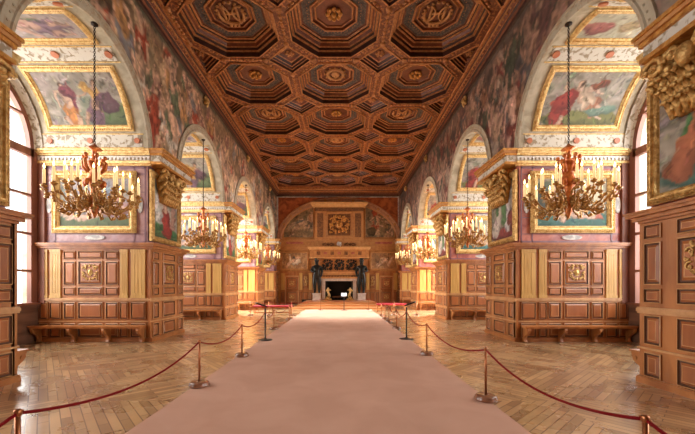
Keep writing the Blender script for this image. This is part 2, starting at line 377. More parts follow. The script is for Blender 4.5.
# ------------------------------------------------------------------ ornament generator
def ornament(mb, w, h, seed, thick=.03, dens=1.0):
    """mirror-symmetric carved scrollwork in local xz-plane, relief along -y"""
    rg = random.Random(seed)
    mb.ball((0, 0, 0), (w*.13, thick*1.6, h*.17), 10, 6)
    mb.tube([(w*.15*math.cos(a), -thick*.4, h*.2*math.sin(a)) for a in [i*2*PI/14 for i in range(15)]], thick*.45, 5)
    mb.ball((0, -thick*.3, h*.34), (w*.09, thick, h*.06), 8, 4)
    for k in (-1, 0, 1): mb.ball((k*w*.06, -thick*.5, h*.42), thick*.8, 6, 4)
    mb.ball((0, 0, -h*.36), (w*.07, thick, h*.09), 8, 4)
    for s in (-1, 1):
        for (cx, cz, r, a0, sp) in ((.30, .22, .13, 0, 1), (.32, -.2, .14, 2, -1), (.2, .38, .07, 1, -1), (.42, .02, .07, 3, 1), (.19, -.36, .08, 0, 1)):
            pts = []; rs = []
            for i in range(13):
                q = a0+sp*i*.55; rr = r*(1-i/15)
                pts.append((s*(cx+rr*math.cos(q))*w, -thick*.5, cz*h+rr*math.sin(q)*h)); rs.append(thick*(.85-.04*i))
            mb.tube(pts, rs, 5)
            mb.ball((s*cx*w, -thick*.6, cz*h), thick*.9, 6, 4)
        for i in range(int(5*dens)):
            mb.ball((s*w*rg.uniform(.12, .47), -thick*.3, h*rg.uniform(-.45, .45)), (thick*1.3, thick*.8, thick*rg.uniform(.8, 1.8)), 6, 4)

# ------------------------------------------------------------------ panelling
def raised(mb, u0, u1, v0, v1, w=.0, b=.045):
    """raised & fielded panel on local plane; outward = -y"""
    R = []
    for ins, l in ((0, w), (0, w+.022), (b*.35, w+.03), (b*.6, w+.008), (b, w+.008), (b*1.7, w+.026), (b*1.9, w+.026)):
        ins = min(ins, (u1-u0)/2.05, (v1-v0)/2.05)
        R.append([(u0+ins, -l, v0+ins), (u1-ins, -l, v0+ins), (u1-ins, -l, v1-ins), (u0+ins, -l, v1-ins)])
    for i, c in enumerate((0, 1, 2, 2, 0, 1)): mb.cur = c; mb.rings(R[i:i+2])
    mb.cur = 0; mb.add(R[-1], [(0, 1, 2, 3)])
def dado_face(T, M, L, cols, seed, plinth=True):
    """cols: list of (kind, u0, u1); kinds P pilaster, N narrow panel, C centre panel with emblem"""
    mb = MB(M); mb.box(0, L, 0, .06, 0, 2.54)
    mb.build('backing', WOOD, T)
    for kind, a, b in cols:
        if kind == 'P':
            m = MB(M).box(a, b, -.035, .0, 1.24, 2.5); m.box(a-.015, b+.015, -.05, 0, 1.2, 1.27).box(a-.012, b+.012, -.05, 0, 2.45, 2.53)
            for k in range(3): m.box(a+(b-a)*(.2+.25*k), a+(b-a)*(.2+.25*k)+.02, -.042, -.03, 1.33, 2.4)
            m.build('pilaster', YEL, T)
            m = MB(M); raised(m, a-.01, b+.01, .62, 1.08, .01, .03); m.build('panel', PANM, T)
            m = MB(M); raised(m, a-.01, b+.01, .12, .5, .01, .03); m.build('panel', PANM, T)
        elif kind == 'N':
            m = MB(M); raised(m, a, b, 1.55, 2.2); raised(m, a, b, 2.26, 2.48, 0, .03); raised(m, a, b, 1.27, 1.49, 0, .03); m.build('panel', PANM, T)
            m = MB(M); raised(m, a, b, .62, 1.08); m.build('panel', PANM, T)
            m = MB(M); raised(m, a, b, .12, .5); m.build('panel', PANM, T)
        else:
            m = MB(M); raised(m, a, b, 1.55, 2.22, 0, .06); raised(m, a, b, 2.27, 2.49, 0, .04); raised(m, a, b, 1.27, 1.5, 0, .04); p = m.build('panel', PANM, T)
            m = MB(M @ Matrix.Translation(((a+b)/2, -.03, 1.9))); ornament(m, min(.46, (b-a)*.7), .5, seed, .02)
            e = m.build('emblem', GOLDC, p, True); e['label'] = 'gilded carved emblem'
            m = MB(M); raised(m, a, b, .62, 1.08); m.build('panel', PANM, T)
            m = MB(M); raised(m, a, b, .12, .5); m.build('panel', PANM, T)
    m = MB(M)
    e0 = .012
    for z0, z1, d in ((1.10, 1.13, .03), (1.13, 1.18, .05), (1.18, 1.2, .035), (.54, .57, .025)): m.box(-e0, L+e0, -d, .0, z0, z1)
    m.build('rail_moulding', WOODL, T)
    if plinth: MB(M).box(-e0, L+e0, -.05, 0, 0, .09).box(-e0, L+e0, -.035, 0, .09, .11).build('plinth', WOOD, T)
FR = [('P', .05, .26), ('P', .34, .62), ('N', .70, 1.02), ('C', 1.09, 1.77), ('N', 1.85, 2.2), ('P', 2.26, 2.46), ('P', 2.56, 2.94)]
NV = [('N', .1, .38), ('C', .62, 1.3), ('N', 1.53, 1.81)]
def capstone(T, x0, x1, y0, y1, nm='cap_rail'):
    m = MB()
    for z0, z1, d in ((2.52, 2.56, .04), (2.56, 2.62, .09), (2.62, 2.665, .15), (2.665, 2.70, .17)): m.box(x0-d, x1+d, y0-d, y1+d, z0, z1)
    m.build(nm, WOOD, T)
def bench_geo(T, M, L, dep=.34):
    MB(M).box(0, L, -dep, -.04, .43, .465).box(.02, L-.02, -dep+.03, -.06, .39, .43).build('seat_board', WOOD, T)
    prof = [(-.05, .02), (-.05, .39), (-dep+.01, .39), (-dep, .35), (-dep+.015, .31), (-dep+.05, .27), (-dep+.1, .235), (-dep+.15, .2), (-dep+.185, .16), (-dep+.2, .12), (-dep+.195, .07), (-dep+.17, .02)]
    for u in (.06, L*.345, L*.655, L-.12):
        m = MB(M).prism(prof, u, u+.07, lambda p, t: (t, p[0], p[1]))
        m.tube([(u-.012, -dep+.07, .325), (u+.082, -dep+.07, .325)], .038, 10)
        m.build('bracket', WOOD, T)
ORD = ['nearest', 'second', 'third', 'fourth', 'end']
SN = {-1: 'left', 1: 'right'}
walls = {}
for s in (-1, 1):
    walls[s] = structE('wall_'+SN[s])

def side_m(s, y, face):
    """local frames: u along, -y local = outward, z up"""
    if face == 'front':   # faces -Y world; u from nave corner outwards if right, else from window to nave
        return Matrix.Translation((s*XD if s > 0 else -XO, y, 0)) if True else None
    if face == 'nave':    # faces nave
        if s < 0: return Matrix.Translation((-XD, y, 0)) @ Matrix.Rotation(PI/2, 4, 'Z')
        return Matrix.Translation((XD, y, 0)) @ Matrix.Rotation(-PI/2, 4, 'Z')
    if face == 'rear':
        return Matrix.Translation((-XD, y, 0)) @ Matrix.Rotation(PI, 4, 'Z') if s < 0 else Matrix.Translation((XO, y, 0)) @ Matrix.Rotation(PI, 4, 'Z')

# gilt capital geometry (built once)
def capital(s, y0, y1, label, grp):
    yc = (y0+y1)/2; L = min(1.2, (y1-y0)*.7)
    t = empty('gilded_capital', label, 'capital', (s*XW, yc, 4.0), grp)
    rg = random.Random(5)
    m = MB(Matrix.Translation((s*XW, yc, 0)) @ Matrix.Rotation(s*-PI/2 if s > 0 else PI/2, 4, 'Z'))
    m.prism([(-.3*L, 3.95), (.3*L, 3.95), (.42*L, 4.45), (.46*L, 4.86), (-.46*L, 4.86), (-.42*L, 4.45)], -.16, 0, lambda p, q: (p[0], q, p[1]))
    m.build('bell', GOLDD, t)
    m = MB(Matrix.Translation((s*XW, yc, 0)) @ Matrix.Rotation(s*-PI/2 if s > 0 else PI/2, 4, 'Z'))
    for zr, hh, out, n, ww in ((3.98, .26, .08, 8, .55), (4.16, .26, .1, 9, .64), (4.34, .26, .13, 10, .74), (4.54, .24, .16, 9, .84)):
        for i in range(n):
            x = (i/(n-1)-.5)*ww*L*1.15
            m.tube([(x, -.14, zr-.05), (x, -.16-out*.4, zr+hh*.4), (x, -.18-out, zr+hh*.75), (x*1.04, -.24-out, zr+hh*.62)], [.035, .05, .042, .02], 6)
            m.ball((x, -.2-out, zr+hh*.7), (.045, .035, .04), 7, 5)
            m.ball((x+.05, -.17-out*.5, zr+hh*.35), (.03, .03, .05), 6, 4)
    for sx in (-1, 1):
        for (cx, cz, r, yo) in ((.42, 4.72, .17, -.3), (.15, 4.72, .1, -.34)):
            m.tube([(sx*(cx*L+r*(1-i/16)*math.cos(i*.6)*1), yo-.02*(i % 2), cz+r*(1-i/16)*math.sin(i*.6)) for i in range(15)], [.05-.002*i for i in range(15)], 6)
            m.ball((sx*cx*L, yo-.02, cz), .06, 8, 5)
    m.ball((0, -.36, 4.62), (.12, .1, .15), 10, 7)
    for i in range(16): m.ball(((rg.random()-.5)*.95*L, -.26-.1*rg.random(), 4.3+rg.random()*.5), .03+.035*rg.random(), 6, 4)
    m.build('acanthus_leaves', GOLDC, t, True)
    return t

def entablature(T, s, y0, y1):
    d0 = XW
    out = .40
    xs = sorted((s*(d0+.02), s*(d0-out)))
    def bar(z0, z1, d, mat_, nm):
        x = sorted((s*(d0+.05), s*(d0-out-d))); MB().box(x[0], x[1], y0-d*.6-.02, y1+d*.6+.02, z0, z1).build(nm, mat_, T)
    bar(4.86, 4.93, .02, GOLDD, 'gilt_fillet'); bar(4.93, 5.1, -.02, ORN, 'frieze_band'); bar(5.1, 5.16, .03, GOLDD, 'gilt_fillet')
    bar(5.16, 5.22, .07, OCH, 'cornice_shelf'); bar(5.22, 5.28, .1, GOLDD, 'gilt_fillet')

def jamb_cornice(s, y, face):
    """gold cornice across the embrasure side (front or rear faces)"""
    x0, x1 = sorted((s*XD*1.002, s*XO)); t = structE('trim_1', (s*6.5, y, 5)); f = -1 if face == 'front' else 1
    def b(z0, z1, d, m, nm): ys = sorted((y, y+f*d)); MB().box(x0, x1, ys[0], ys[1], z0, z1).build(nm, m, t)
    b(4.83, 4.88, .05, GOLD, 'gilt_fillet'); b(4.88, 4.95, .09, GOLD, 'gilt_fillet'); b(4.95, 5.10, .06, STON, 'frieze_band')
    m = MB()
    pr = [(x0, 5.07)]
    for k in range(30):
        xx = x0+(x1-x0)*(k+.5)/30; pr += [(xx-.025, 5.04), (xx-.025, 4.97), (xx+.025, 4.97), (xx+.025, 5.04)]
    pr += [(x1, 5.07)]; m.prism(pr, y+f*.06, y+f*.085, lambda p, t_: (p[0], t_, p[1]))
    m.build('dentil_row', WHITE, t)
    b(5.10, 5.15, .1, GOLD, 'gilt_fillet'); b(5.15, 5.21, .13, GOLD, 'gilt_fillet'); b(5.21, 5.26, .15, GOLD, 'gilt_fillet')

JP = {}
def jamb_canvas(s, k):
    W, H = 1.95, 1.38; c = Canvas(W, H, 46 if k < 2 else 24, 20+k*3+s, [(110, 120, 96), (150, 140, 110), (178, 168, 140), (120, 138, 128)] if s > 0 else [(150, 150, 160), (176, 160, 150), (130, 134, 120), (196, 170, 150)])
    if s < 0:
        c.blob(1.0, .1, 1.2, .22, 0, (96, 112, 76)); c.blob(1.5, .45, .5, .22, .1, (196, 150, 150)); c.blob(1.0, .85, .5, .3, .2, (150, 160, 176))
        c.limb((.18, .24), (.62, .62), .06, .1, (226, 176, 150)); c.limb((.62, .62), (1.0, .35), .11, .13, (224, 170, 146))
        c.limb((.25, .2), (.9, .28), .05, .11, (230, 184, 158)); c.limb((1.0, .35), (1.45, .62), .14, .13, (226, 176, 150)); c.blob(1.55, .82, .1, .12, 0, (222, 170, 142))
        c.blob(1.55, .93, .12, .07, 0, (150, 100, 60)); c.limb((1.5, .7), (1.8, .4), .06, .04, (226, 176, 150))
    else:
        c.blob(1.0, .15, 1.3, .3, 0, (72, 120, 112)); c.blob(1.5, .9, .5, .5, 0, (196, 184, 150)); c.blob(.3, .9, .4, .4, 0, (96, 104, 84))
        c.blob(.75, .42, .52, .2, -.15, (216, 168, 92)); c.blob(.4, .7, .3, .2, -.8, (204, 150, 84))
        c.limb((1.0, .35), (1.3, .75), .1, .09, (232, 196, 168)); c.limb((1.2, .62), (1.66, .32), .1, .05, (234, 196, 170)); c.limb((.95, .3), (1.6, .22), .1, .05, (228, 186, 160))
        c.limb((.5, .35), (.75, .16), .07, .05, (228, 186, 160)); c.limb((.9, .35), (.45, .8), .13, .12, (230, 190, 162)); c.blob(.42, 1.0, .1, .12, 0, (226, 184, 150)); c.blob(1.7, .24, .13, .07, 0, (206, 110, 84))
    return c.finish(.1, .88, .4)
def pier_canvas(s, k):
    c = Canvas(1.1, 1.7, 44, 60+k*5+s, [(150, 140, 124), (186, 176, 160), (120, 116, 96), (170, 150, 130)] if s < 0 else [(128, 120, 104), (160, 146, 126), (100, 96, 80), (140, 118, 100)])
    if s < 0:
        c.blob(.55, .15, .7, .2, 0, (78, 112, 66)); c.blob(.25, .3, .14, .12, 0, (60, 104, 56)); c.blob(.85, .24, .14, .12, 0, (66, 120, 70))
        c.limb((.6, .25), (.5, .95), .22, .1, (158, 48, 40)); c.limb((.5, .9), (.55, 1.25), .1, .12, (214, 170, 140)); c.blob(.55, 1.45, .08, .1, 0, (210, 166, 134))
        c.limb((.25, .5), (.2, 1.2), .12, .08, (214, 208, 198)); c.limb((.85, .4), (.92, 1.1), .12, .08, (176, 130, 110)); c.limb((.5, 1.15), (.9, 1.3), .05, .04, (214, 170, 140))
    else:
        c.blob(.6, .15, .6, .16, 0, (74, 106, 92) if k == 0 else (132, 56, 50)); c.limb((.25, .3), (.45, .9), .2, .12, (170, 96, 62) if k == 0 else (190, 176, 160))
        c.limb((.8, .35), (.75, 1.2), .15, .12, (196, 190, 186)); c.limb((.3, .8), (.35, 1.3), .04, .03, (74, 120, 66)); c.limb((.62, .5), (.6, 1.2), .1, .1, (200, 160, 136) if k == 0 else (96, 130, 80))
        c.blob(.62, 1.38, .08, .1, 0, (206, 160, 130)); c.blob(.95, .5, .18, .3, .3, (132, 60, 50))
    return c.finish(.16, 1, .5)

for s in (-1, 1):
    for k, (y0, y1) in enumerate(PIERS):
        W = walls[s]; last = k == 4
        xi, xo = s*XW, s*(XO+.1)
        a, b = sorted((xi, xo))
        # masonry core
        MB().box(a, b, y0+.07, y1-(0 if last else .07), 0, ZV).build('pier', MARL if s < 0 else MARR, W)
        nm = f'{ORD[k]} {SN[s]} pier' if not last else f'{SN[s]} half pier at the end wall'
        T = empty('wood_panelling', f'oak panelling with gilt pilasters round the {nm}', 'panelling', (s*XD, y0, 0), 'oak panelling of the piers')
        dado_face(T, side_m(s, y0+.045, 'front'), XO-XD, FR if s < 0 else [(q, XO-XD-b_, XO-XD-a_) for q, a_, b_ in FR], 3+k)
        Ln = y1-y0
        sc = Ln/1.91
        dado_face(T, side_m(s, y0 if s < 0 else y1, 'nave') @ Matrix.Translation((0, .0, 0)), Ln, [(q, p*sc, r*sc) for q, p, r in NV], 30+k)
        if not last: dado_face(T, side_m(s, y1-.045, 'rear'), XO-XD, FR, 7+k)
        capstone(T, *sorted((s*(XD+.0), s*XO)), y0+.05, y1-(.0 if last else .05))
        # benches against both embrasure faces
        for face in ('front', 'rear'):
            if last and face == 'rear': continue
            where = f'front of the {nm}' if face == 'front' else f'far face of the {nm}'
            Bn = empty('wall_bench', f'oak wall bench at the {where}', 'bench', (s*6.5, y0 if face == 'front' else y1, 0), 'oak wall benches')
            yy = y0+.02 if face == 'front' else y1-.02
            xa = -XO+.02 if s < 0 else XD+.1
            if face == 'front': M = Matrix.Translation((xa, yy, 0))
            else: M = Matrix.Translation((xa+2.98, yy, 0)) @ Matrix.Rotation(PI, 4, 'Z')
            bench_geo(Bn, M, 2.98)
            jamb_cornice(s, y0+.07 if face == 'front' else y1-.07, face)
        # marble inlay on jamb front
        x0, x1 = sorted((s*5.16, s*7.98)); yj = y0+.07
        J = structE('trim_2', (s*6.5, yj, 3.7))
        def strip(mb, xa, xb, za, zb, d): mb.box(xa, xb, yj-d, yj, za, zb)
        m = MB()
        for za, zb in ((2.72, 2.77), (4.76, 4.82)): strip(m, x0, x1, za, zb, .012)
        for xx in (x0, x0+.3, x1-.34, x1-.04): strip(m, xx, xx+.035, 2.72, 4.82, .012)
        for zz in (2.95, 4.6): strip(m, x0, x1, zz, zz+.02, .010)
        strip(m, x0, x0+.3, 3.4, 3.42, .01); strip(m, x1-.3, x1, 4.1, 4.12, .01)
        m.build('plum_border', MARD, J)
        cx = s*6.56
        for (mx_, mz, rx, rz) in ((cx, 2.86, .28, .07), (cx, 4.71, .28, .06), (x0+.16, 3.75, .08, .22), (x1-.16, 3.75, .08, .22)):
            m = MB(); m.prism([(mx_+rx*math.cos(q*PI/8), mz+rz*math.sin(q*PI/8)) for q in range(16)], yj-.03, yj-.001, lambda p, t_: (p[0], t_, p[1])); m.build('oval_medallion', MARG, J)
        # jamb painting
        Sf = lambda u, v, l, yj=yj: (u, yj-.012-l, v)
        wd = 1.15
        painting('framed_painting', Sf, (cx-wd, cx+wd, 2.98, 4.68), .2, jamb_canvas(s, k),
                 (f'gold-framed reclining figure on the front of the {nm}'), 'framed paintings in the window bays')
        # nave face painting + capital + entablature
        if not last:
            yc = (y0+y1)/2; hw = .86
            if s < 0: Sf = lambda u, v, l, yc=yc: (-XW+.03+l, yc+u, v)
            else: Sf = lambda u, v, l, yc=yc: (XW-.03-l, yc-u, v)
            painting('framed_painting', Sf, (-hw, hw, 2.78, 4.75), .17, pier_canvas(s, k), f'tall gold-framed standing figures on the nave face of the {nm}', 'framed paintings on the pier faces', gold=GOLDC)
        capital(s, y0, y1, f'gilded acanthus capital under the cornice of the {nm}', 'gilded capitals')
        E = structE('trim_3', (s*XW, y0, 5)); entablature(E, s, y0+.02, y1-(.36 if k == 0 else .02) if not last else y1)

# behind the camera
for s in (-1, 1):
    a, b = sorted((s*XD, s*(XO+.35))); MB().box(a, b, YB, -.5, 0, ZV).build('pier', WOOD, walls[s])
    a, b = sorted((s*XW, s*(XW+.3)));
# ------------------------------------------------------------------ spandrel frescoes of the long walls
def wall_canvas(s):
    W, H = YE-YB, ZT-ZV+.02
    pal = [(84, 70, 48), (128, 100, 70), (166, 130, 94), (104, 98, 70)] if s < 0 else [(56, 44, 38), (90, 68, 56), (124, 96, 78), (66, 58, 46)]  # right palette duller: the backlit wall's shade is painted in
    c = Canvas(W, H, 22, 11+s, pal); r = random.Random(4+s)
    cl = [(170, 70, 44), (206, 190, 166), (134, 128, 124), (186, 132, 78), (104, 112, 80), (150, 100, 84), (214, 176, 130)] if s < 0 else [(118, 54, 42), (150, 128, 108), (88, 82, 80), (134, 90, 62), (72, 74, 56), (112, 76, 66), (160, 124, 98)]  # right cloths are darker versions, backlight put into the pigment
    for layer in range(4):
        x = r.random()
        while x < W:
            zz = r.uniform(.5, H-.5); h = r.uniform(1.3, 2.1)
            sk = (208, 162, 128) if s < 0 else (156, 116, 92)  # right skin tone darkened the same way for the backlit side
            c.figure(x, zz, h, PI/2+r.uniform(-.5, .5), sk, r.choice(cl), r.choice(cl)); x += r.uniform(.45, .95)
    # large foreground figures over the piers
    for (y0, y1) in PIERS:
        yc = (y0+y1)/2-YB
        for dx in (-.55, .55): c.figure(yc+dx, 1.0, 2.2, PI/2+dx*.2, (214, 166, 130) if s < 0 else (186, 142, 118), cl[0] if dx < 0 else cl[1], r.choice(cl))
    # grey-green strip under the ceiling
    m = np.clip((c.Y-(H-.28))/.12, 0, 1)[..., None]; c.A = c.A*(1-m)+np.array((98, 88, 66) if s < 0 else (92, 76, 66))*m
    return c.finish(.24, 1.0, .3)
def arch_z(y):
    for i, (a, b) in enumerate(BAYS):
        c = (a+b)/2; r = (b-a)/2
        if a < y < b: return ZV+1.04*math.sqrt(max(0, r*r-(y-c)**2))
    return ZV
for s in (-1, 1):
    cv = wall_canvas(s)
    ys = []
    ed = [YB]+[v for b in BAYS for v in b]+[YE]
    for i in range(len(ed)-1):
        n = max(6, int((ed[i+1]-ed[i])*20)); a, b = ed[i], ed[i+1]
        if i % 2 == 1:  ys += [(a+b)/2-(b-a)/2*math.cos(PI*k/n) for k in range(n)]
        else: ys += [a+(b-a)*k/n for k in range(n)]
    ys.append(YE); ys = np.array(ys); nr = 76
    zb = np.array([arch_z(y) for y in ys]); T_ = np.linspace(0, 1, nr)[:, None]
    Z = zb[None]+(ZT-zb)[None]*T_; Y = np.repeat(ys[None], nr, 0)
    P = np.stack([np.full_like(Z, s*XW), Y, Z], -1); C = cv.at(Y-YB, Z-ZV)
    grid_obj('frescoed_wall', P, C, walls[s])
    P2 = P.copy(); P2[..., 0] = s*(XW+.06)
    grid_obj('wall_back', P2, C*0+.5, walls[s])
    # vaults, archivolts, window walls, windows
    for i, (a, b) in enumerate(BAYS):
        c = (a+b)/2; r = (b-a)/2; K_ = 1.04
        bay = ['bay behind the camera', 'nearest', 'second', 'third', 'farthest'][i]
        def SV(u, t, l, c=c, r=r, s=s):  # u distance from nave plane, t arc length from far springing (t/r=theta)
            th = t/r; rr = r-l
            return (s*(XW+u), c+rr*math.cos(th), ZV+K_*rr*math.sin(th))
        m = MB()
        R = [[SV(u, r*PI*j/40, 0) for j in range(41)] for u in (-.01, 1, 2, XO-XW+.2)]
        m.rings(R, False); m.build('vault', STON, walls[s], True)
        # archivolt on nave face
        m = MB()
        R = []
        for rr, l in ((r-.0, 0), (r-.0, .05), (r+.06, .06), (r+.08, .035), (r+.19, .035), (r+.2, .06), (r+.25, .05), (r+.25, 0)):
            R.append([(s*(XW-l), c+rr*math.cos(PI*j/40), ZV+K_*rr*math.sin(PI*j/40)+(.0)) for j in range(41)])
        m.rings(R, False); AV = struct(m.build('trim_4', ARCH))
        m = MB()
        for j in range(1, 40):
            th = PI*(j)/40; p = (s*(XW-.04), c+(r+.135)*math.cos(th), ZV+K_*(r+.135)*math.sin(th)); m.ball(p, .022, 6, 4)
        m.build('bead_row', ARCH, AV)
        # window wall with arched hole
        rw = r-.12; xw = s*XO
        Wn = structE(f'window_{i*2+(1 if s<0 else 2)}', (xw, c, 1.05))
        m = MB()
        seg = 24
        ring_in = [(xw, c-rw, 1.05)]+[(xw, c-rw*math.cos(PI*j/seg), ZV-.1+K_*rw*math.sin(PI*j/seg)) for j in range(seg+1)]+[(xw, c+rw, 1.05)]
        ring_out = [(xw, c-r-.05, 1.05)]+[(xw, c-(r+.05)*math.cos(PI*j/seg), ZV+K_*(r+.05)*math.sin(PI*j/seg)) for j in range(seg+1)]+[(xw, c+r+.05, 1.05)]
        ring_in2 = [(p[0]+s*.3, p[1], p[2]) for p in ring_in]
        m.rings([ring_out, ring_in, ring_in2], False); m.build('window_surround', STON, Wn)
        m = MB()
        R = []
        for rr, l in ((r-.02, 0), (r-.01, .16), (r-.03, .18), (r-.05, .12), (r-.08, .05), (r-.1, .05), (r-.12, .02)):
            R.append([(xw-s*l, c-rr*math.cos(PI*j/seg), ZV-.03+K_*rr*math.sin(PI*j/seg)) for j in range(seg+1)])
        m.rings(R, False); m.build('arch_moulding', ORN, Wn)
        xs = sorted((xw, xw+s*.4))
        MB().box(xs[0], xs[1], c-r-.1, c+r+.1, 0, 1.05).build('sill_wall', CURT, Wn)
        xs = sorted((xw-s*.12, xw+s*.02)); MB().box(xs[0], xs[1], c-r+.02, c+r-.02, 1.02, 1.08).build('window_sill', FRW, Wn)
        # oak frame
        m = MB(); xf = sorted((xw-s*.02, xw+s*.1)); rf = rw
        def arc(r0, r1, x0, x1):
            pr = []
            for rr, xx in ((r0, x0), (r1, x0), (r1, x1), (r0, x1), (r0, x0)): pr.append([(xx, c-rr*math.cos(PI*j/seg), ZV-.1+K_*rr*math.sin(PI*j/seg)) for j in range(seg+1)])
            m.rings(pr, False)
        arc(rf-.1, rf+.02, xf[0], xf[1])
        for sy in (-1, 1):
            yy = sorted((c+sy*(rf+.1), c+sy*(rf-.08))); m.box(xf[0], xf[1], yy[0], yy[1], 1.05, ZV-.1)
        m.box(xf[0], xf[1], c-rf, c+rf, 5.0, 5.2)
        x2 = sorted((xw-s*.04, xw+s*.06))
        for z in (1.93, 2.92, 3.95): m.box(x2[0], x2[1], c-rf, c+rf, z-.03, z+.03)
        for yy in (c, c-rf*.5, c+rf*.5): m.box(x2[0], x2[1], yy-(.05 if yy == c else .02), yy+(.05 if yy == c else .02), 1.05, 6.6 if yy == c else 6.3)
        m.box(x2[0], x2[1], c-rf*.9, c+rf*.9, 6.0, 6.05)
        m.build('window_frame', FRW, Wn)
        for sy in (-1, 1):
            yy = sorted((c+sy*(r-.01), c+sy*(r+.065))); xq = sorted((xw, xw-s*.2)); MB().box(xq[0], xq[1], yy[0], yy[1], 1.05, 5.0).build('window_reveal', FRW, Wn)
        xg = xw+s*.08
        m = MB(); m.add([(xg, p[1], p[2]) for p in ring_in], [tuple(range(len(ring_in)))]); m.build('pane', GL, Wn)
        if i == 0: continue
        # vault decoration
        yn = f'{bay} {SN[s]} vault'
        for side in (0, 1):
            def SP(u, t, l, c=c, r=r, s=s, side=side):
                t2 = t if side == 0 else r*PI-t
                return SV(u, t2, l)
            hi = i == 1 and side == 0
            W_, H_ = 2.0, r*.7
            cv2 = Canvas(W_, H_, 46 if hi else 22, 100+i*7+side*3+s, [(176, 160, 150), (150, 140, 120), (190, 176, 160), (140, 146, 120)])
            rr = random.Random(i*10+side+s)
            if s < 0:
                # u runs from nave (right in picture) to window
                cv2.blob(.3, .2, .6, .35, 0, (104, 120, 76)); cv2.figure(1.35, .5, 1.3, PI/2-.1, (218, 172, 140), (214, 132, 60), (150, 64, 72)); cv2.blob(1.3, .85, .2, .16, .4, (148, 66, 76))
                cv2.figure(.7, .5, 1.35, PI/2+.25, (206, 156, 124), (128, 90, 104), (216, 156, 70)); cv2.limb((.85, .95), (.55, .6), .12, .08, (222, 164, 76)); cv2.blob(.4, .55, .28, .24, .3, (112, 74, 84))
            else:
                cv2.blob(1.0, .15, 1.1, .2, 0, (130, 130, 70)); cv2.figure(.6, .5, 1.35, PI/2-.4, (220, 174, 142), (176, 56, 44), (190, 66, 50)); cv2.blob(.5, .6, .34, .22, .7, (178, 60, 46))
                cv2.figure(1.2, .6, 1.2, PI/2+.8, (226, 186, 158), (198, 130, 96), (220, 190, 160)); cv2.blob(1.5, .35, .4, .12, .1, (120, 150, 130)); cv2.blob(1.25, 1.0, .22, .1, .2, (150, 76, 44))
            cv2.finish(.12, .84, .45)
            painting('vault_painting', SP, (.28, 2.62, r*.24, r*1.04), .16, cv2, f'gilt-framed scene painted low on the {"far" if side == 0 else "near"} side of the {yn}', 'gilt-framed vault paintings', n=10, depth=.07)
            # ornament bands
            m = MB()
            for (t0, t1) in ((.03, .2), (1.09, 1.26)):
                m.rings([[SP(u, r*t0+(r*(t1-t0))*q/4, .012) for q in range(5)] for u in (.1, 1.5, 2.86)], False)
            B_ = struct(m.build('trim_5', ORN))
            m = MB()
            for t_ in (.115, 1.175):
                for u in (.22, 1.5, 2.6):
                    p = Vector(SP(u, r*t_, .02)); q = Vector(SP(u, r*t_, .05)); m.tube([p, q], .075 if t_ < 1 else .085, 12)
            m.build('russet_disc', ROSE, B_)
            m = MB()
            for t_ in (.022, .205, 1.075, 1.265): m.tube([SP(.05, r*t_, .01), SP(1.5, r*t_, .01), SP(2.9, r*t_, .01)], .016, 6)
            m.build('gilt_fillet', GOLD, B_)
        cv3 = Canvas(2.0, r*.45, 40 if i == 1 else 20, 300+i+s, [(168, 150, 150), (196, 180, 170), (150, 140, 130)] if s < 0 else [(196, 190, 160), (210, 204, 176), (184, 176, 146)])
        if s < 0:
            cv3.figure(.9, .35, 1.5, .2, (214, 168, 146), (150, 120, 136), (120, 140, 104)); cv3.figure(1.5, .5, 1.2, -.3, (210, 164, 140), (132, 104, 124), (190, 160, 150))
        else:
            cv3.figure(1.1, .4, .9, .2, (206, 178, 136), (196, 170, 120), (186, 160, 116)); cv3.blob(.3, .3, .3, .2, 0, (196, 120, 110))
        cv3.finish(.1, .84, .45)
        painting('vault_painting', SV, (.28, 2.66, r*1.30, r*1.84), .15, cv3, f'gilt-framed figures painted at the crown of the {yn}', 'gilt-framed vault paintings', n=10, depth=.07)
    # small gilded masks on the wall just under the ceiling
    for k, (y0, y1) in enumerate(PIERS[:4]):
        yc = (y0+y1)/2+1.6 if k == 0 else (y0+y1)/2
    for k, yc in enumerate((7.3, 13.1, 19.0, 24.9)):
        m = MB(Matrix.Translation((s*(XW-.02), yc, 8.72)) @ Matrix.Rotation(PI/2 if s < 0 else -PI/2, 4, 'Z'))
        m.ball((0, -.09, 0), (.11, .1, .15), 10, 7); m.ball((0, -.18, -.02), (.025, .03, .04), 6, 4)
        for q in range(7): an = PI*q/6; m.ball((.13*math.cos(an), -.07, .13*math.sin(an)+.03), .045, 6, 4)
        for q in (-1, 1): m.ball((q*.1, -.06, -.12), (.05, .04, .07), 6, 4)
        m.ball((0, -.12, -.13), (.05, .05, .05), 6, 4)
        tag(m.build('gilded_mask', GOLDC, None, True, loc=(s*(XW-.02), yc, 8.72)), f'small gilded mask under the ceiling over the {["nearest", "second", "third", "farthest"][k]} arch on the {SN[s]}', 'mask', 'gilded masks')
struct(MB().box(-8.45, 8.45, YB-.2, YB, 0, 9.2).build('wall_back', OCH))

# ------------------------------------------------------------------ ceiling
ZR = 9.35
CX, CY = 3.12, 2.93; NX = 3; Y0C = 24.8+CY/2; NYC = 9
ceil = structE('ceiling', (0, 12, ZR))
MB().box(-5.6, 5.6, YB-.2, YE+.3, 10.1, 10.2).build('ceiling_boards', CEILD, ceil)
def oct_ring(cx, cy, hx, hy, z, f=.414):
    return [(cx+hx*a, cy+hy*b, z) for a, b in ((-1, -f), (-f, -1), (f, -1), (1, -f), (1, f), (f, 1), (-f, 1), (-1, f))]
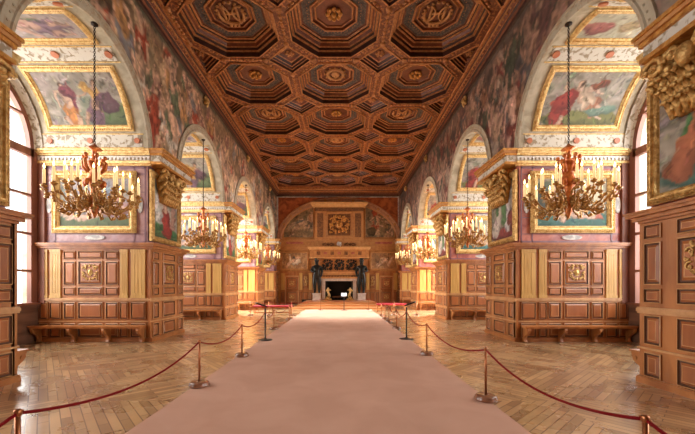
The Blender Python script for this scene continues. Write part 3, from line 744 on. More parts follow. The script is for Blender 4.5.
# coffer prototype at origin
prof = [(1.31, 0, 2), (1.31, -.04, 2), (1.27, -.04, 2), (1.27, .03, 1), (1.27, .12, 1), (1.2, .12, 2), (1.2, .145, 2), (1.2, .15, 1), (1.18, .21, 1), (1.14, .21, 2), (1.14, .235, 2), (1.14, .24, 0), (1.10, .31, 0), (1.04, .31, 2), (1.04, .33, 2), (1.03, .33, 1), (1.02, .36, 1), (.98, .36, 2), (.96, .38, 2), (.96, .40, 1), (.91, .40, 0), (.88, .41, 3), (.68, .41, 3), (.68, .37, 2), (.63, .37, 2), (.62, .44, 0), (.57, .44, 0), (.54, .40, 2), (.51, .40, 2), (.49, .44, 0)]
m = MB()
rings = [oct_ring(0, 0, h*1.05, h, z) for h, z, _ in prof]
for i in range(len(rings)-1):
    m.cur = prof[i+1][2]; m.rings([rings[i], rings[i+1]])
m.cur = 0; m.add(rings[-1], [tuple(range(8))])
m.cur = 2
for q in range(48):   # bead row on the grey band
    an = 2*PI*q/48; rr = .77/max(abs(math.cos(an)), abs(math.sin(an)), (abs(math.cos(an))+abs(math.sin(an)))/1.414); m.ball((rr*1.05*math.cos(an), rr*math.sin(an), .405), .016, 4, 3)
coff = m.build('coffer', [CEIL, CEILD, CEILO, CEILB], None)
# emblems
def em_H():
    m = MB()
    for sx in (-1, 1): m.box(sx*.2-.035, sx*.2+.035, -.24, .24, -.05, 0); m.box(sx*.2-.06, sx*.2+.06, -.27, -.22, -.055, 0); m.box(sx*.2-.06, sx*.2+.06, .22, .27, -.055, 0)
    m.box(-.2, .2, -.035, .035, -.045, 0)
    for sx in (-1, 1): m.tube([(sx*(.33-.27*math.cos(q)), .3*math.sin(q), -.04) for q in [(-1.2+2.4*i/12) for i in range(13)]], .03, 6)
    m.tube([(.38*math.cos(q), .36*math.sin(q)+.02, -.03) for q in [PI*(-.1+1.2*i/18) for i in range(19)]], .045, 6)
    for q in range(18): an = 2*PI*q/18; m.ball((.42*math.cos(an), .4*math.sin(an), -.03), (.06, .045, .035), 6, 4)
    for sx in (-1, 0, 1): m.ball((sx*.12, .42, -.05), (.05, .08, .04), 6, 4)
    return m
def em_R():
    m = MB()
    for q in range(8): an = 2*PI*q/8; m.ball((.19*math.cos(an), .19*math.sin(an), -.05), (.075, .075, .06), 8, 5)
    m.ball((0, 0, -.07), .08, 8, 5); return m
def em_M():
    m = MB(); m.tube([(.3*math.cos(2*PI*i/20), .3*math.sin(2*PI*i/20), -.03) for i in range(21)], .06, 6)
    m.ball((0, 0, -.04), (.16, .2, .06), 10, 6); m.ball((0, .05, -.1), (.05, .07, .04), 6, 4)
    for q in range(12): an = 2*PI*q/12; m.ball((.4*math.cos(an), .38*math.sin(an), -.02), .04, 6, 4)
    return m
ems = {}
for k, f in (('H', em_H), ('R', em_R), ('M', em_M)):
    e = f().build('coffer_emblem', {'H': OCH, 'R': GOLDD, 'M': OCH}[k], None, True); ems[k] = e; e['_k'] = k
DP = [(.74, 0, 0), (.74, -.03, 2), (.68, -.03, 2), (.66, .05, 1), (.6, .05, 2), (.56, .10, 1), (.5, .10, 2), (.44, .17, 1), (.36, .17, 2), (.3, .22, 0)]
m = MB(); rr_ = [[(h*a*1.02, h*b, z) for a, b in ((-1, 0), (0, -1), (1, 0), (0, 1))] for h, z, _ in DP]
for i in range(len(rr_)-1): m.cur = DP[i+1][2]; m.rings([rr_[i], rr_[i+1]])
m.cur = 0; m.add(rr_[-1], [(0, 1, 2, 3)]); m.cur = 2; m.ball((0, 0, .2), (.09, .09, .05), 8, 5)
for q in range(6): m.ball((.12*math.cos(q*PI/3), .12*math.sin(q*PI/3), .2), (.05, .05, .03), 6, 4)
dia = m.build('diamond_coffer', [CEIL, CEILD, CEILO], None)
first = {'c': True, 'd': True}
def put(proto, loc, parent, key):
    if first.get(key, True): o = proto; first[key] = False
    else: o = proto.copy(); COL.objects.link(o)
    o.parent = parent; o.location = loc; return o
ribs = MB(); carv = MB()
for j in range(NYC):
    cy = 24.8-j*CY
    for i in (-1, 0, 1):
        cx = i*CX
        o = put(coff, (cx, cy-12, 0), ceil, 'c')
        odd = (j+5) % 2 == 0; kind = ('H' if odd else 'R') if i else ('R' if odd else 'M')
        e = put(ems[kind], (0, 0, .43), o, kind)
        # flat ribs of the cell : octagon to cell boundary, minus diamonds at the corners
        hx, hy = 1.30*1.05, 1.30; f = .414; cxh, cyh = CX/2, CY/2; dx, dy = .74*1.02, .74
        O = oct_ring(cx, cy, hx, hy, ZR)
        B = [(cx-cxh, cy-cyh+dy), (cx-cxh+dx, cy-cyh), (cx+cxh-dx, cy-cyh), (cx+cxh, cy-cyh+dy), (cx+cxh, cy+cyh-dy), (cx+cxh-dx, cy+cyh), (cx-cxh+dx, cy+cyh), (cx-cxh, cy+cyh-dy)]
        ribs.rings([O, [(p[0], p[1], ZR) for p in B]])
        # carved ornament along ribs
        if True:
            rg = random.Random(j*3+i)
            for (ax, ay, ux, uy, n) in ((0, -cyh, 1, 0, 9), (-cxh, 0, 0, 1, 8)):
                for q in range(n):
                    tt = (q/(n-1)-.5)*1.1
                    carv.ball((cx+ax+ux*tt, cy+ay+uy*tt, ZR-.01), (.05+.04*(q % 2)*abs(ux)+.01, .05+.04*(q % 2)*abs(uy)+.01, .035), 6, 4)
            for sx in (-1, 1):
                for sy in (-1, 1):
                    p = (cx+sx*(cxh-.52), cy+sy*(cyh-.5))
                    for q in (-2, -1, 0, 1, 2):
                        carv.ball((p[0]+sx*q*.1, p[1]-sy*q*.1, ZR-.01), (.055, .045, .035), 6, 4)
            for (px, py) in ((cx-cxh, cy-.68), (cx-cxh, cy+.68), (cx-.72, cy-cyh), (cx+.72, cy-cyh)): carv.lathe([(.09, -.06), (.09, 0)], (px, py, ZR), 10)
    for i in (-1.5, -.5, .5, 1.5):
        put(dia, (i*CX, cy+CY/2-12, 0), ceil, 'd')
for i in (-1.5, -.5, .5, 1.5): put(dia, (i*CX, 24.8-(NYC-.5)*CY-12, 0), ceil, 'd')
ribs.build('ceiling_ribs', CARV, ceil)
cv_ = carv.build('rib_carving', CEILO, ceil, True)
# border fill between coffers and cornices
xb = 1.5*CX; yb1 = 24.8+CY/2; yb0 = 24.8-(NYC-.5)*CY
bd = MB()
bd.box(-5.3, -xb, YB, YE, ZR, ZR+.05).box(xb, 5.3, YB, YE, ZR, ZR+.05).box(-xb, xb, yb1, YE, ZR, ZR+.05).box(-xb, xb, YB, yb0, ZR, ZR+.05)
bd.build('ceiling_border', CEIL, ceil)
def run_cornice():
    pr = [(5.14, 8.93, 1), (5.05, 8.95, 3), (5.03, 9.02, 1), (4.97, 9.04, 0), (4.93, 9.10, 1), (4.90, 9.10, 2), (4.88, 9.13, 0), (4.84, 9.16, 0), (4.83, 9.24, 2), (4.81, 9.25, 1), (4.80, 9.30, 0), (4.74, 9.30, 2), (4.72, 9.35, 2)]
    for s in (-1, 1):
        m = MB()
        for i in range(len(pr)-1):
            m.cur = pr[i+1][2]; a, b = pr[i], pr[i+1]
            m.add([(s*a[0], YB, a[1]), (s*a[0], YE, a[1]), (s*b[0], YE, b[1]), (s*b[0], YB, b[1])], [(0, 1, 2, 3)])
        m.cur = 2
        for k in range(150): m.ball((s*4.855, YB+.2*k+.1, 9.14), .035, 5, 3)
        m.build('cornice', [CEIL, CEILD, CEILO, DARK], ceil)
    m = MB()
    for i in range(len(pr)-1):
        m.cur = pr[i+1][2]; a, b = pr[i], pr[i+1]; ya, yb_ = YE-(5.14-a[0])*1.8, YE-(5.14-b[0])*1.8
        m.add([(-5.14, ya, a[1]), (5.14, ya, a[1]), (5.14, yb_, b[1]), (-5.14, yb_, b[1])], [(0, 1, 2, 3)])
    m.cur = 2
    for dd, th in ((.9, .03), (1.15, .02), (1.4, .04)): m.box(-4.8, 4.8, YE-dd-th, YE-dd, ZR-.05, ZR)
    m.build('cornice', [CEIL, CEILD, CEILO, DARK], ceil)
run_cornice()

# ------------------------------------------------------------------ end wall
E = structE('wall_end', (0, YE, 0))
XC = .1
MB().box(-8.45, 8.45, YE, YE+.3, 0, 9.3).build('masonry', OCH, E)
def efr(u, v, l): return (XC+u, YE-.0-l, v)
# spandrel field
sp = MB(); zs = 5.35; rx, rz = 5.2, 3.55
N_ = 40
top = [(XC-5.2, 8.95)]
arcp = [(-rx*math.cos(PI*k/N_), zs+rz*math.sin(PI*k/N_)) for k in range(N_+1)]
sp.rings([[(XC+p[0], YE-.02, p[1]) for p in arcp], [(XC+p[0], YE-.02, 8.95) for p in arcp]], False)
sp.build('spandrel_field', SPAN, E)
m = MB(); R = []
for d, l in ((0, 0), (0, .12), (-.1, .14), (-.13, .09), (-.32, .09), (-.35, .13), (-.42, .1), (-.42, 0)):
    R.append([(XC-(rx+d)*math.cos(PI*k/N_), YE-l, zs+(rz+d)*math.sin(PI*k/N_)) for k in range(N_+1)])
m.rings(R, False); A_ = struct(m.build('trim_6', mat('end_arch_band', (168, 124, 92), .55, col2=(190, 146, 110), nscale=6, bump=.4, bscale=14)))
m = MB()
for k in range(5, 36, 3):
    th = PI*k/N_; m.ball((XC-(rx-.22)*math.cos(th), YE-.1, zs+(rz-.22)*math.sin(th)), (.12, .05, .12), 8, 5)
m.build('boss_row', OCH, A_)
MB().box(-5.1, 5.1, YE-.06, YE, 8.86, 8.98).box(-5.1, -4.98, YE-.05, YE, 5.4, 8.9).box(4.98, 5.1, YE-.05, YE, 5.4, 8.9).build('upper_border', MARG, E)
# lunette frescoes
def lunette(s):
    c = Canvas(2.9, 2.9, 26, 500+s, [(96, 74, 50), (150, 116, 78), (120, 104, 74), (168, 132, 92)])
    if s < 0:
        c.blob(1.4, .9, 1.3, .4, .2, (178, 144, 104)); c.figure(1.3, 1.1, 1.9, .4, (206, 168, 130), (170, 140, 110), (110, 110, 100)); c.figure(2.3, 1.4, 1.8, 1.4, (196, 154, 118), (96, 86, 70), (160, 110, 70)); c.figure(.8, .6, 1.3, .9, (196, 154, 118), (130, 100, 70), (150, 130, 100))
    else:
        c.blob(.9, 1.9, .3, .5, .3, (176, 76, 48)); c.figure(.9, 1.2, 2.0, 1.3, (200, 156, 118), (170, 82, 54), (110, 100, 80)); c.figure(1.8, .9, 1.7, 2.2, (206, 164, 128), (96, 92, 74), (150, 120, 80)); c.blob(.5, .5, .4, .4, 0, (90, 72, 44)); c.figure(2.2, .8, 1.1, 1.2, (206, 164, 128), (160, 130, 100), (120, 90, 60))
    c.finish(.2, 1, .4)
    t = empty('lunette_painting', f'quarter-round wall painting under the great arch, {SN[s]} of the chimneypiece', 'painting', (XC+s*3.4, YE, 5.4), 'paintings of the end wall')
    nx, ny = 60, 60; x0, x1 = 2.15, 4.62; U = np.linspace(0, 1, nx)
    xx = x0+(x1-x0)*U; ztop = zs+(rz-.48)*np.sqrt(np.clip(1-(xx/(rx-.42))**2, 0, 1)); zb = 5.5
    P = np.zeros((ny, nx, 3)); C = np.zeros((ny, nx, 3))
    for j in range(ny):
        z = zb+(np.maximum(ztop, zb+.02)-zb)*j/(ny-1); P[j, :, 0] = XC+s*xx; P[j, :, 1] = YE-.03; P[j, :, 2] = z
        cu = (xx-x0) if s > 0 else (2.5-(xx-x0)); C[j] = c.at(np.clip(cu, 0, 2.89), np.clip(z-zb, 0, 2.89))
    grid_obj('canvas', P, C, t)
    m = MB(); pts = [(XC+s*xx[k], YE-.05, ztop[k]) for k in range(nx)]+[(XC+s*x1, YE-.05, zb), (XC+s*x0, YE-.05, zb), (XC+s*xx[0], YE-.05, ztop[0])]
    m.tube(pts, .045, 6); m.build('frame', OCH, t)
for s in (-1, 1): lunette(s)
def lower_canvas(s):
    c = Canvas(2.1, 1.2, 34, 520+s, [(176, 128, 80), (150, 106, 66), (196, 150, 100)])
    if s < 0:
        c.blob(1.1, .5, .5, .22, .1, (226, 206, 176)); c.limb((.75, .45), (.65, .95), .07, .05, (226, 206, 176)); c.blob(.6, .98, .09, .06, 0, (210, 186, 150)); c.limb((.5, .3), (1.0, .6), .12, .1, (220, 176, 140)); c.blob(1.3, .75, .3, .1, .2, (208, 164, 124)); c.blob(1.0, .8, .1, .1, 0, (84, 74, 64))
    else:
        c.figure(.9, .5, 1.2, .5, (222, 180, 146), (180, 140, 100), (200, 170, 130)); c.limb((1.4, .3), (1.7, .8), .1, .12, (214, 174, 140)); c.blob(.5, .7, .2, .3, 0, (140, 104, 70))
    return c.finish(.12, 1, .35)
for s in (-1, 1):
    painting('framed_painting', lambda u, v, l: (XC+u, YE-.05-l, v), tuple(sorted((s*2.5, s*4.95)))+(2.75, 4.45), .2, lower_canvas(s), f'{"swan" if s < 0 else "figure"} painting in a wide ochre frame {SN[s]} of the fireplace', 'paintings of the end wall', gold=OCH)
# ledge
m = MB()
for z0, z1, d in ((4.85, 4.95, .12), (4.95, 5.2, .07), (5.2, 5.28, .14), (5.28, 5.36, .2)): m.box(-5.1, 5.1, YE-d, YE, z0, z1)
struct(m.build('trim_7', OCH))
for s in (-1, 1):
    m = MB(); m.box(*sorted((XC+s*3.0, XC+s*4.4)), YE-.085, YE-.06, 5.0, 5.16); m.build('red_tablet', MARR, E)
# dado of the end wall
T = empty('wood_panelling', 'oak panelling with gilt pilasters along the end wall beside the fireplace', 'panelling', (0, YE, 0), 'oak panelling of the piers')
for s in (-1, 1):
    x0, x1 = sorted((s*2.0, s*4.8)); MB().box(x0, x1, YE-.06, YE, 0, 2.6).build('backing', WOOD, T)
    m = MB()
    for z0, z1, d in ((2.56, 2.62, .12), (2.62, 2.72, .17), (1.1, 1.18, .1), (0, .12, .1)): m.box(x0, x1, YE-d, YE, z0, z1)
    m.build('rail_moulding', WOOD, T)
    for (a, b) in ((4.52, 4.82), (3.06, 3.30), (2.26, 2.5), ):
        q = sorted((XC+s*a, XC+s*b)); m = MB().box(q[0], q[1], YE-.11, YE-.05, 1.2, 2.56)
        m.box(q[0]-.02, q[1]+.02, YE-.13, YE-.05, 2.48, 2.56).box(q[0]-.02, q[1]+.02, YE-.13, YE-.05, 1.18, 1.26); m.build('pilaster', YEL, T)
        m = MB(Matrix.Translation((q[0], YE-.06, 0))); raised(m, 0, q[1]-q[0], .2, 1.0); m.build('panel', PANM, T)
    q = sorted((XC+s*2.56, XC+s*3.0)); m = MB(Matrix.Translation((q[0], YE-.06, 0))); raised(m, 0, .44, 1.3, 2.45); p = m.build('panel', PANM, T)
    m = MB(Matrix.Translation(((q[0]+q[1])/2, YE-.1, 1.9))); ornament(m, .34, .9, 9, .025); m.build('emblem', GOLDC, p, True)
    m = MB(Matrix.Translation((q[0], YE-.06, 0))); raised(m, 0, .44, .2, 1.0); m.build('panel', PANM, T)
    # door
    q = sorted((XC+s*3.42, XC+s*4.42)); dw = 1.0
    D = structE(f'door_{1 if s<0 else 2}', ((q[0]+q[1])/2, YE-.06, 0))
    m = MB().box(q[0], q[1], YE-.1, YE-.05, 0, 2.25)
    m.build('door_leaf', WOODP, D)
    m = MB(); 
    for a, b, c_, d in ((q[0]-.08, q[0], 0, 2.3), (q[1], q[1]+.08, 0, 2.3), (q[0]-.08, q[1]+.08, 2.25, 2.36)): m.box(a, b, YE-.14, YE-.05, c_, d)
    m.build('door_frame', WOODL, D)
    for z0, z1 in ((1.3, 2.15), (.2, 1.0)):
        m = MB(Matrix.Translation((q[0], YE-.1, 0))); raised(m, .1, dw-.1, z0, z1, 0, .06); p = m.build('door_panel', PANM, D)
        m = MB(Matrix.Translation((q[0]+.5, YE-.14, (z0+z1)/2))); ornament(m, .45, .45, 2, .022); m.build('emblem', GOLDC, p, True)
    m = MB().ball((q[0]+.93 if s < 0 else q[0]+.07, YE-.14, 1.08), .035, 8, 6); m.build('door_knob', GOLD, D, True)
# ------------------------------------------------------------------ chimneypiece
F = empty('fireplace', 'monumental ochre chimneypiece with carved overmantel and dark hearth on the end wall', 'fireplace', (XC, YE, .36))
yf = YE-1.0
def cb(x0, x1, y0, z0, z1, m_, nm, y1=YE): return MB().box(XC+x0, XC+x1, y0, y1, z0, z1).build(nm, m_, F)
m = MB().box(XC-1.42, XC-1.1, yf+.1, YE, .361, 2.2).box(XC+1.1, XC+1.42, yf+.1, YE, .36, 2.2).box(XC-1.1, XC+1.1, yf+.1, YE, 1.95, 2.2); m.build('chimney_cheeks', OCHD, F)
for s in (-1, 1): 
    q = sorted((XC+s*1.12, XC+s*1.38)); o = MB().box(q[0], q[1], yf-.06, yf+.12, .361, 1.98).box(q[0]-.03, q[1]+.03, yf-.09, yf+.1, .361, .5).build('marble_jamb', WHITE, F)
MB().box(XC-1.42, XC+1.42, yf-.08, yf+.12, 1.9, 2.1).build('marble_lintel', WHITE, F)
MB().box(XC-1.1, XC+1.1, YE-.12, YE-.02, .361, 1.95).build('fireback', BLACK, F)
MB().box(XC-1.1, XC+1.1, yf+.12, YE-.1, .361, .39).build('hearth_slab', BLACK, F)
for s in (-1, 1):
    q = sorted((XC+s*1.1, XC+s*1.02)); MB().box(q[0], q[1], yf+.12, YE-.1, .39, 1.95).build('black_cheek', BLACK, F)  # black side lining of the hearth opening
m = MB().box(XC-1.6, XC+1.6, yf-.02, YE, 2.1, 2.62).box(XC-1.66, XC+1.66, yf-.1, YE, 2.1, 2.2).box(XC-1.66, XC+1.66, yf-.08, YE, 2.56, 2.64); m.build('architrave', OCHL, F)
m = MB()
pr = [(XC-1.6, 2.36)]
for k in range(26): x = XC-1.55+k*.124; pr += [(x, 2.33), (x, 2.24), (x+.06, 2.24), (x+.06, 2.33)]
m.prism(pr+[(XC+1.6, 2.36)], yf-.1, yf-.02, lambda p, t_: (p[0], t_, p[1]))
m.build('dentil_row', OCHD, F)
cb(-1.45, 1.45, yf+.04, 2.62, 3.76, OCH, 'relief_ground')
for cx_, w_ in ((-.95, .85), (0, .8), (.95, .85)):
    m = MB(Matrix.Translation((XC+cx_, yf+.02, 3.2))); ornament(m, w_, .95, 8, .05, 2); m.build('carved_relief', BRZ, F, True)
MB().box(XC-2.35, XC+2.35, yf-.2, YE, 3.76, 4.4).build('mantel_frieze', OCH, F)
m = MB().box(XC-2.42, XC+2.42, yf-.3, YE, 4.4, 4.5).box(XC-2.5, XC+2.5, yf-.38, YE, 4.5, 4.62).box(XC-2.4, XC+2.4, yf-.25, YE, 3.72, 3.8); m.build('mantel_cornice', OCHL, F)
for k in range(4):
    x = XC-1.65+k*1.1; MB().box(x-.14, x+.14, yf-.225, yf-.19, 3.98, 4.26).build('frieze_square', OCHD, F)
    if k < 3: MB().box(x+.42, x+.68, yf-.215, yf-.19, 4.04, 4.2).build('frieze_tablet', MARR, F)
cb(-2.1, 2.1, YE-.5, 4.62, 5.2, OCH, 'attic_base')
m = MB(Matrix.Translation((XC, YE-.53, 4.93))); ornament(m, .4, .35, 3, .04); m.build('crest', WHITE, F, True)
for s in (-1, 1):
    m = MB(Matrix.Translation((XC+s*.9, YE-.52, 4.9))); ornament(m, 1.1, .3, 3, .025); m.build('scroll_frieze', OCHD, F, True)
cb(-2.0, 2.0, YE-.42, 5.2, 7.98, OCH, 'overmantel_body')
m = MB()
for z0, z1, d in ((7.98, 8.08, .06), (8.08, 8.2, .14), (8.2, 8.34, .24)): m.box(XC-2.1-d, XC+2.1+d, YE-.45-d, YE, z0, z1)
m.build('crown_cornice', OCHL, F)
MB().box(XC-2.0, XC+2.0, YE-.46, YE-.4, 7.66, 7.92).build('dark_frieze', OCHD, F)
for s in (-1, 1):
    q = sorted((XC+s*1.15, XC+s*1.95)); MB().box(q[0], q[1], YE-.5, YE-.4, 5.35, 7.6).build('overmantel_pilaster', OCH, F)
    q = sorted((XC+s*1.3, XC+s*1.8)); o = MB().box(q[0], q[1], YE-.52, YE-.49, 5.5, 7.45).build('carved_strip', OCHD, F)
Sf = lambda u, v, l: (XC+u, YE-.42-l, v)
m = MB(); frame_rings(m, Sf, (-1.12, 1.12, 5.45, 7.6), [(0, 0), (0, .1), (.06, .12), (.1, .06), (.16, .1), (.2, .02)]); m.build('overmantel_frame', OCH, F)
MB().box(XC-.94, XC+.94, YE-.435, YE-.415, 5.63, 7.42).build('overmantel_field', OCHD, F)
m = MB(Matrix.Translation((XC, YE-.48, 6.55))); ornament(m, 1.7, 1.6, 12, .07, 3); m.build('coat_of_arms', GOLDD, F, True)
# statues
def skin_body(name, verts, edges, radii, mat_, loc, label, cat, group=None, parent=None, scale=1):
    me = bpy.data.meshes.new(name); me.from_pydata([tuple(Vector(v)*scale) for v in verts], edges, [])
    o = bpy.data.objects.new(name, me); COL.objects.link(o); o.location = loc
    mod = o.modifiers.new('skin', 'SKIN'); mod.use_smooth_shade = True
    for i, v in enumerate(me.skin_vertices[0].data):
        rr = radii[i]; v.radius = (rr*scale, rr*scale) if not isinstance(rr, tuple) else (rr[0]*scale, rr[1]*scale); v.use_root = (i == 0)
    o.modifiers.new('sub', 'SUBSURF').levels = 1; o.modifiers['sub'].render_levels = 2
    me.materials.append(mat_)
    if label: tag(o, label, cat, group)
    return o
for s in (-1, 1):
    V = [(0, 0, .95), (0, -.02, 1.12), (0, -.02, 1.3), (0, 0, 1.45), (0, 0, 1.53), (0, -.03, 1.66), (0, -.03, 1.72),
         (.1, 0, .88), (.12, -.06, .5), (.11, .02, .12), (.12, -.1, .03), (-.1, 0, .88), (-.14, -.02, .5), (-.13, .03, .12), (-.14, -.1, .03),
         (.2, 0, 1.42), (.3, -.08, 1.22), (.14, -.2, 1.16), (-.2, 0, 1.42), (-.3, -.04, 1.18), (-.26, -.16, .98), (.05, -.23, 1.18), (-.22, -.2, .9)]
    Ed = [(0, 1), (1, 2), (2, 3), (3, 4), (4, 5), (5, 6), (0, 7), (7, 8), (8, 9), (9, 10), (0, 11), (11, 12), (12, 13), (13, 14), (3, 15), (15, 16), (16, 17), (3, 18), (18, 19), (19, 20), (17, 21), (20, 22)]
    Rr = [.2, .17, .2, .16, .075, .12, .1, .15, .12, .075, .06, .15, .12, .075, .06, .1, .075, .05, .1, .075, .05, .045, .045]
    V = [(v[0]*s, v[1], v[2]) for v in V]
    st = skin_body('bronze_statue', V, Ed, Rr, BRZ, (XC+s*1.79, yf-.12, .92), f'dark bronze male figure carrying the mantel, {SN[s]} of the hearth', 'statue', 'bronze figures of the fireplace', scale=1.46)
    m = MB(); m.ball((0, 0, 0), (.17, .17, .12), 10, 6)
    for q in range(9): m.ball((.14*math.cos(q*.7), .14*math.sin(q*.7), .03), .05, 6, 4)
    h = m.build('hair', BRZ, None, True); h.parent = st; h.location = (0, -.03, 2.56)
    m = MB(); m.lathe([(.12, 0), (.17, .06), (.13, .12), (.2, .2)], (0, 0, 0), 12); h = m.build('basket', BRZ, None, True); h.parent = st; h.location = (0, -.02, 2.6)
    q = (XC+s*1.79, yf-.12)
    P_ = MB().box(q[0]-.3, q[0]+.3, q[1]-.3, q[1]+.3, .361, .84).box(q[0]-.34, q[0]+.34, q[1]-.34, q[1]+.34, .84, .92).box(q[0]-.33, q[0]+.33, q[1]-.33, q[1]+.33, .361, .45)
    tag(P_.build('pedestal', WHITE, None), f'square pale marble pedestal under the {SN[s]} bronze figure', 'pedestal', 'pedestals of the bronze figures')
    # andiron
    A = empty('firedog', f'gilded figural firedog on the {SN[s]} of the hearth opening', 'firedog', (XC+s*.88, yf-.25, .36), 'gilded firedogs')
    m = MB(Matrix.Translation((XC+s*.88, yf-.25, .36))); m.box(-.26, .26, -.14, .14, 0, .06).lathe([(.2, .06), (.22, .12), (.13, .2), (.17, .28)], (0, 0, 0), 12)
    for q in (-1, 1): m.tube([(q*.1, 0, .1), (q*.24, 0, .14), (q*.28, 0, .05)], .04, 6)
    m.build('base', GOLDC, A)
    V2 = [(0, 0, 0), (0, 0, .2), (0, 0, .36), (0, -.01, .44), (0, -.02, .53), (s*-.12, -.1, 0), (s*-.16, -.12, -.22), (s*-.05, -.14, .02), (s*.0, -.16, -.2), (s*.12, 0, .33), (s*.18, -.05, .2), (s*-.12, 0, .33), (s*-.24, -.04, .3)]
    o = skin_body('figure', V2, [(0, 1), (1, 2), (2, 3), (3, 4), (0, 5), (5, 6), (0, 7), (7, 8), (2, 9), (9, 10), (2, 11), (11, 12)], [.1, .09, .1, .05, .08, .06, .04, .06, .04, .05, .04, .05, .04], GOLD, (0, 0, .5), None, None)
    o.parent = A
# info stand before the fireplace
def info_stand(x, y, h, tilt, label, scr=PLATE, s=1, w=.42):
    t = empty('information_stand', label, 'stand', (x, y, 0.014), 'information stands')
    MB().lathe([(.2, .0), (.2, .012), (.06, .03), (.03, .05)], (x, y, .0145), 16).build('base', BLK, t)
    MB().tube([(x, y, .04), (x, y, h-.06)], .022, 8).build('pole', BLK, t)
    M = Matrix.Translation((x, y, h)) @ Matrix.Rotation(tilt[2], 4, 'Z') @ Matrix.Rotation(tilt[0], 4, 'X')
    if tilt[0] < 0: M = M @ Matrix.Translation((0, -.12, .02))
    p = MB(M).box(-w/2, w/2, -.15, .15, -.035, 0).build('lectern_plate', BLK, t)
    MB(M).box(-w/2+.02, w/2-.02, -.13, .13, 0, .006).build('text_sheet', scr, p)
info_stand(.42, 20.7, .98, (.9, 0, 0), 'slim black stand with a pale tilted screen before the fireplace steps', w=.36)
info_stand(-1.91, 9.4, .96, (-.35, 0, -PI/2+.3), 'slim black information stand on the left edge of the carpet', MATS['dark_bronze'])
info_stand(2.08, 9.6, .98, (-.35, 0, PI/2-.3), 'slim black information stand on the right edge of the carpet', MATS['dark_bronze'])
t = empty('hearth_log_stand', 'low dark iron grate with pale logs inside the hearth', 'grate', (XC-.15, yf+.35, .39))
m = MB()
for q in (-.3, 0, .3): m.box(XC-.15+q-.02, XC-.15+q+.02, yf+.2, yf+.6, .39, .55)
m.box(XC-.55, XC+.25, yf+.2, yf+.24, .5, .56).box(XC-.55, XC+.25, yf+.55, yf+.6, .5, .56); m.build('grate', BLK, t)
m = MB()
for q in range(3): m.tube([(XC-.55, yf+.28+q*.12, .62), (XC+.25, yf+.3+q*.1, .62+.02*q)], .06, 8)
m.build('logs', MATS['wooden_base'], t)
# low dark heater
tag(MB().box(-2.95, -2.2, 27.3, 27.75, .001, .36).box(-2.98, -2.17, 27.28, 27.77, .36, .39).build('dark_chest', BLACK, None), 'low dark box against the panelling left of the fireplace', 'box')

# ------------------------------------------------------------------ red benches
def red_bench(x0, y, L, label):
    t = empty('velvet_bench', label, 'bench', (x0+L/2, y, 0), 'red velvet benches')
    m = MB(); R = []
    for z, i in ((.40, .02), (.42, 0), (.46, 0), (.485, .03), (.49, .06)): R.append([(x0+i, y-.22+i, z), (x0+L-i, y-.22+i, z), (x0+L-i, y+.22-i, z), (x0+i, y+.22-i, z)])
    m.rings(R); m.add(R[-1], [(0, 1, 2, 3)]); m.add(R[0], [(3, 2, 1, 0)]); m.build('cushion', VEL, t)
    MB().box(x0+.03, x0+L-.03, y-.19, y+.19, .35, .40).build('seat_frame', WOOD, t)
    for u in (.06, L/2, L-.06):
        for v in (-.16, .16): MB().lathe([(.02, .016), (.03, .1), (.02, .2), (.028, .35)], (x0+u, y+v, 0), 8).build('leg', WOOD, t)
    m = MB()
    for v in (-.16, .16): m.box(x0+.06, x0+L-.06, y+v-.012, y+v+.012, .09, .12)
    m.build('stretcher', WOOD, t)
red_bench(-4.4, 17.8, 2.05, 'long red velvet bench on the left beyond the third barrier post')
red_bench(2.3, 19.6, 1.75, 'long red velvet bench on the right before the end of the carpet')
# ------------------------------------------------------------------ barrier posts and ropes
def make_post(h=.7, k=1.0):
    t = empty('barrier_post', '', 'post', (0, 0, 0), 'rope barrier posts'); t['_w'] = (0, 0, 0)
    MB().lathe([(.13*k, 0), (.15*k, .012), (.15*k, .03), (.135*k, .045), (.14*k, .055), (.12*k, .07), (.03, .075)], (0, 0, 0), 24).build('base', BASEM, t, True)
    MB().tube([(0, 0, .07), (0, 0, h-.02)], .0165, 10).build('pole', BRASS, t, True)
    MB().lathe([(.017, h-.05), (.024, h-.045), (.024, h-.01), (.012, h)], (0, 0, 0), 12).build('cap', BRASS, t, True)
    m = MB()
    for q in (-1, 1): m.tube([(0, q*.02, h-.03), (0, q*.04, h-.02), (0, q*.045, h-.045)], .005, 5)
    m.build('hook', BRASS, t, True)
    return t
proto = make_post(); used = False
def post(x, y, label, z=0.0):
    global used
    o = proto if not used else copy_tree(proto); used = True
    o.location = (x, y, z); o['label'] = label; return Vector((x, y, z+.665))
def rope(a, b, sag, label, r=.012):
    pts = []
    d = (b-a); n = 26; a = a+d.normalized()*.02; b = b-d.normalized()*.02
    for i in range(n+1):
        t = i/n; p = a.lerp(b, t); p.z -= sag*(1-(2*t-1)**2); pts.append(p-Vector((0, 0, 0)))
    mid = (a+b)/2; m = MB(); m.tube(pts, r, 8)
    for q, p in ((0, pts[0]), (1, pts[-1])): m.ball(p, .014, 6, 4)
    tag(m.build('barrier_rope', RED, None, True, loc=mid), label, 'rope', 'red barrier ropes')
zc = .0145
LP = [(-1.97, -.25), (-1.97, 2.25), (-1.95, 5.1), (-1.93, 7.24), None, (-2.14, 11.8), (-2.12, 15.2), (-2.3, 17.1)]
RP = [(2.12, -.1), (2.17, 2.18), (2.13, 4.48), (2.1, 7.42), None, (2.2, 12.0), (2.24, 14.2), (2.24, 15.4), (2.28, 17.1)]
nmL = ['', 'nearest brass barrier post on the left, cut by the bottom of the photo', 'brass barrier post with round base at the left carpet edge', 'brass barrier post just before the left information stand', '', 'brass barrier post just beyond the left information stand', 'brass barrier post on the left, in front of the right end of the red bench', 'small brass barrier post at the right end of the left red bench']
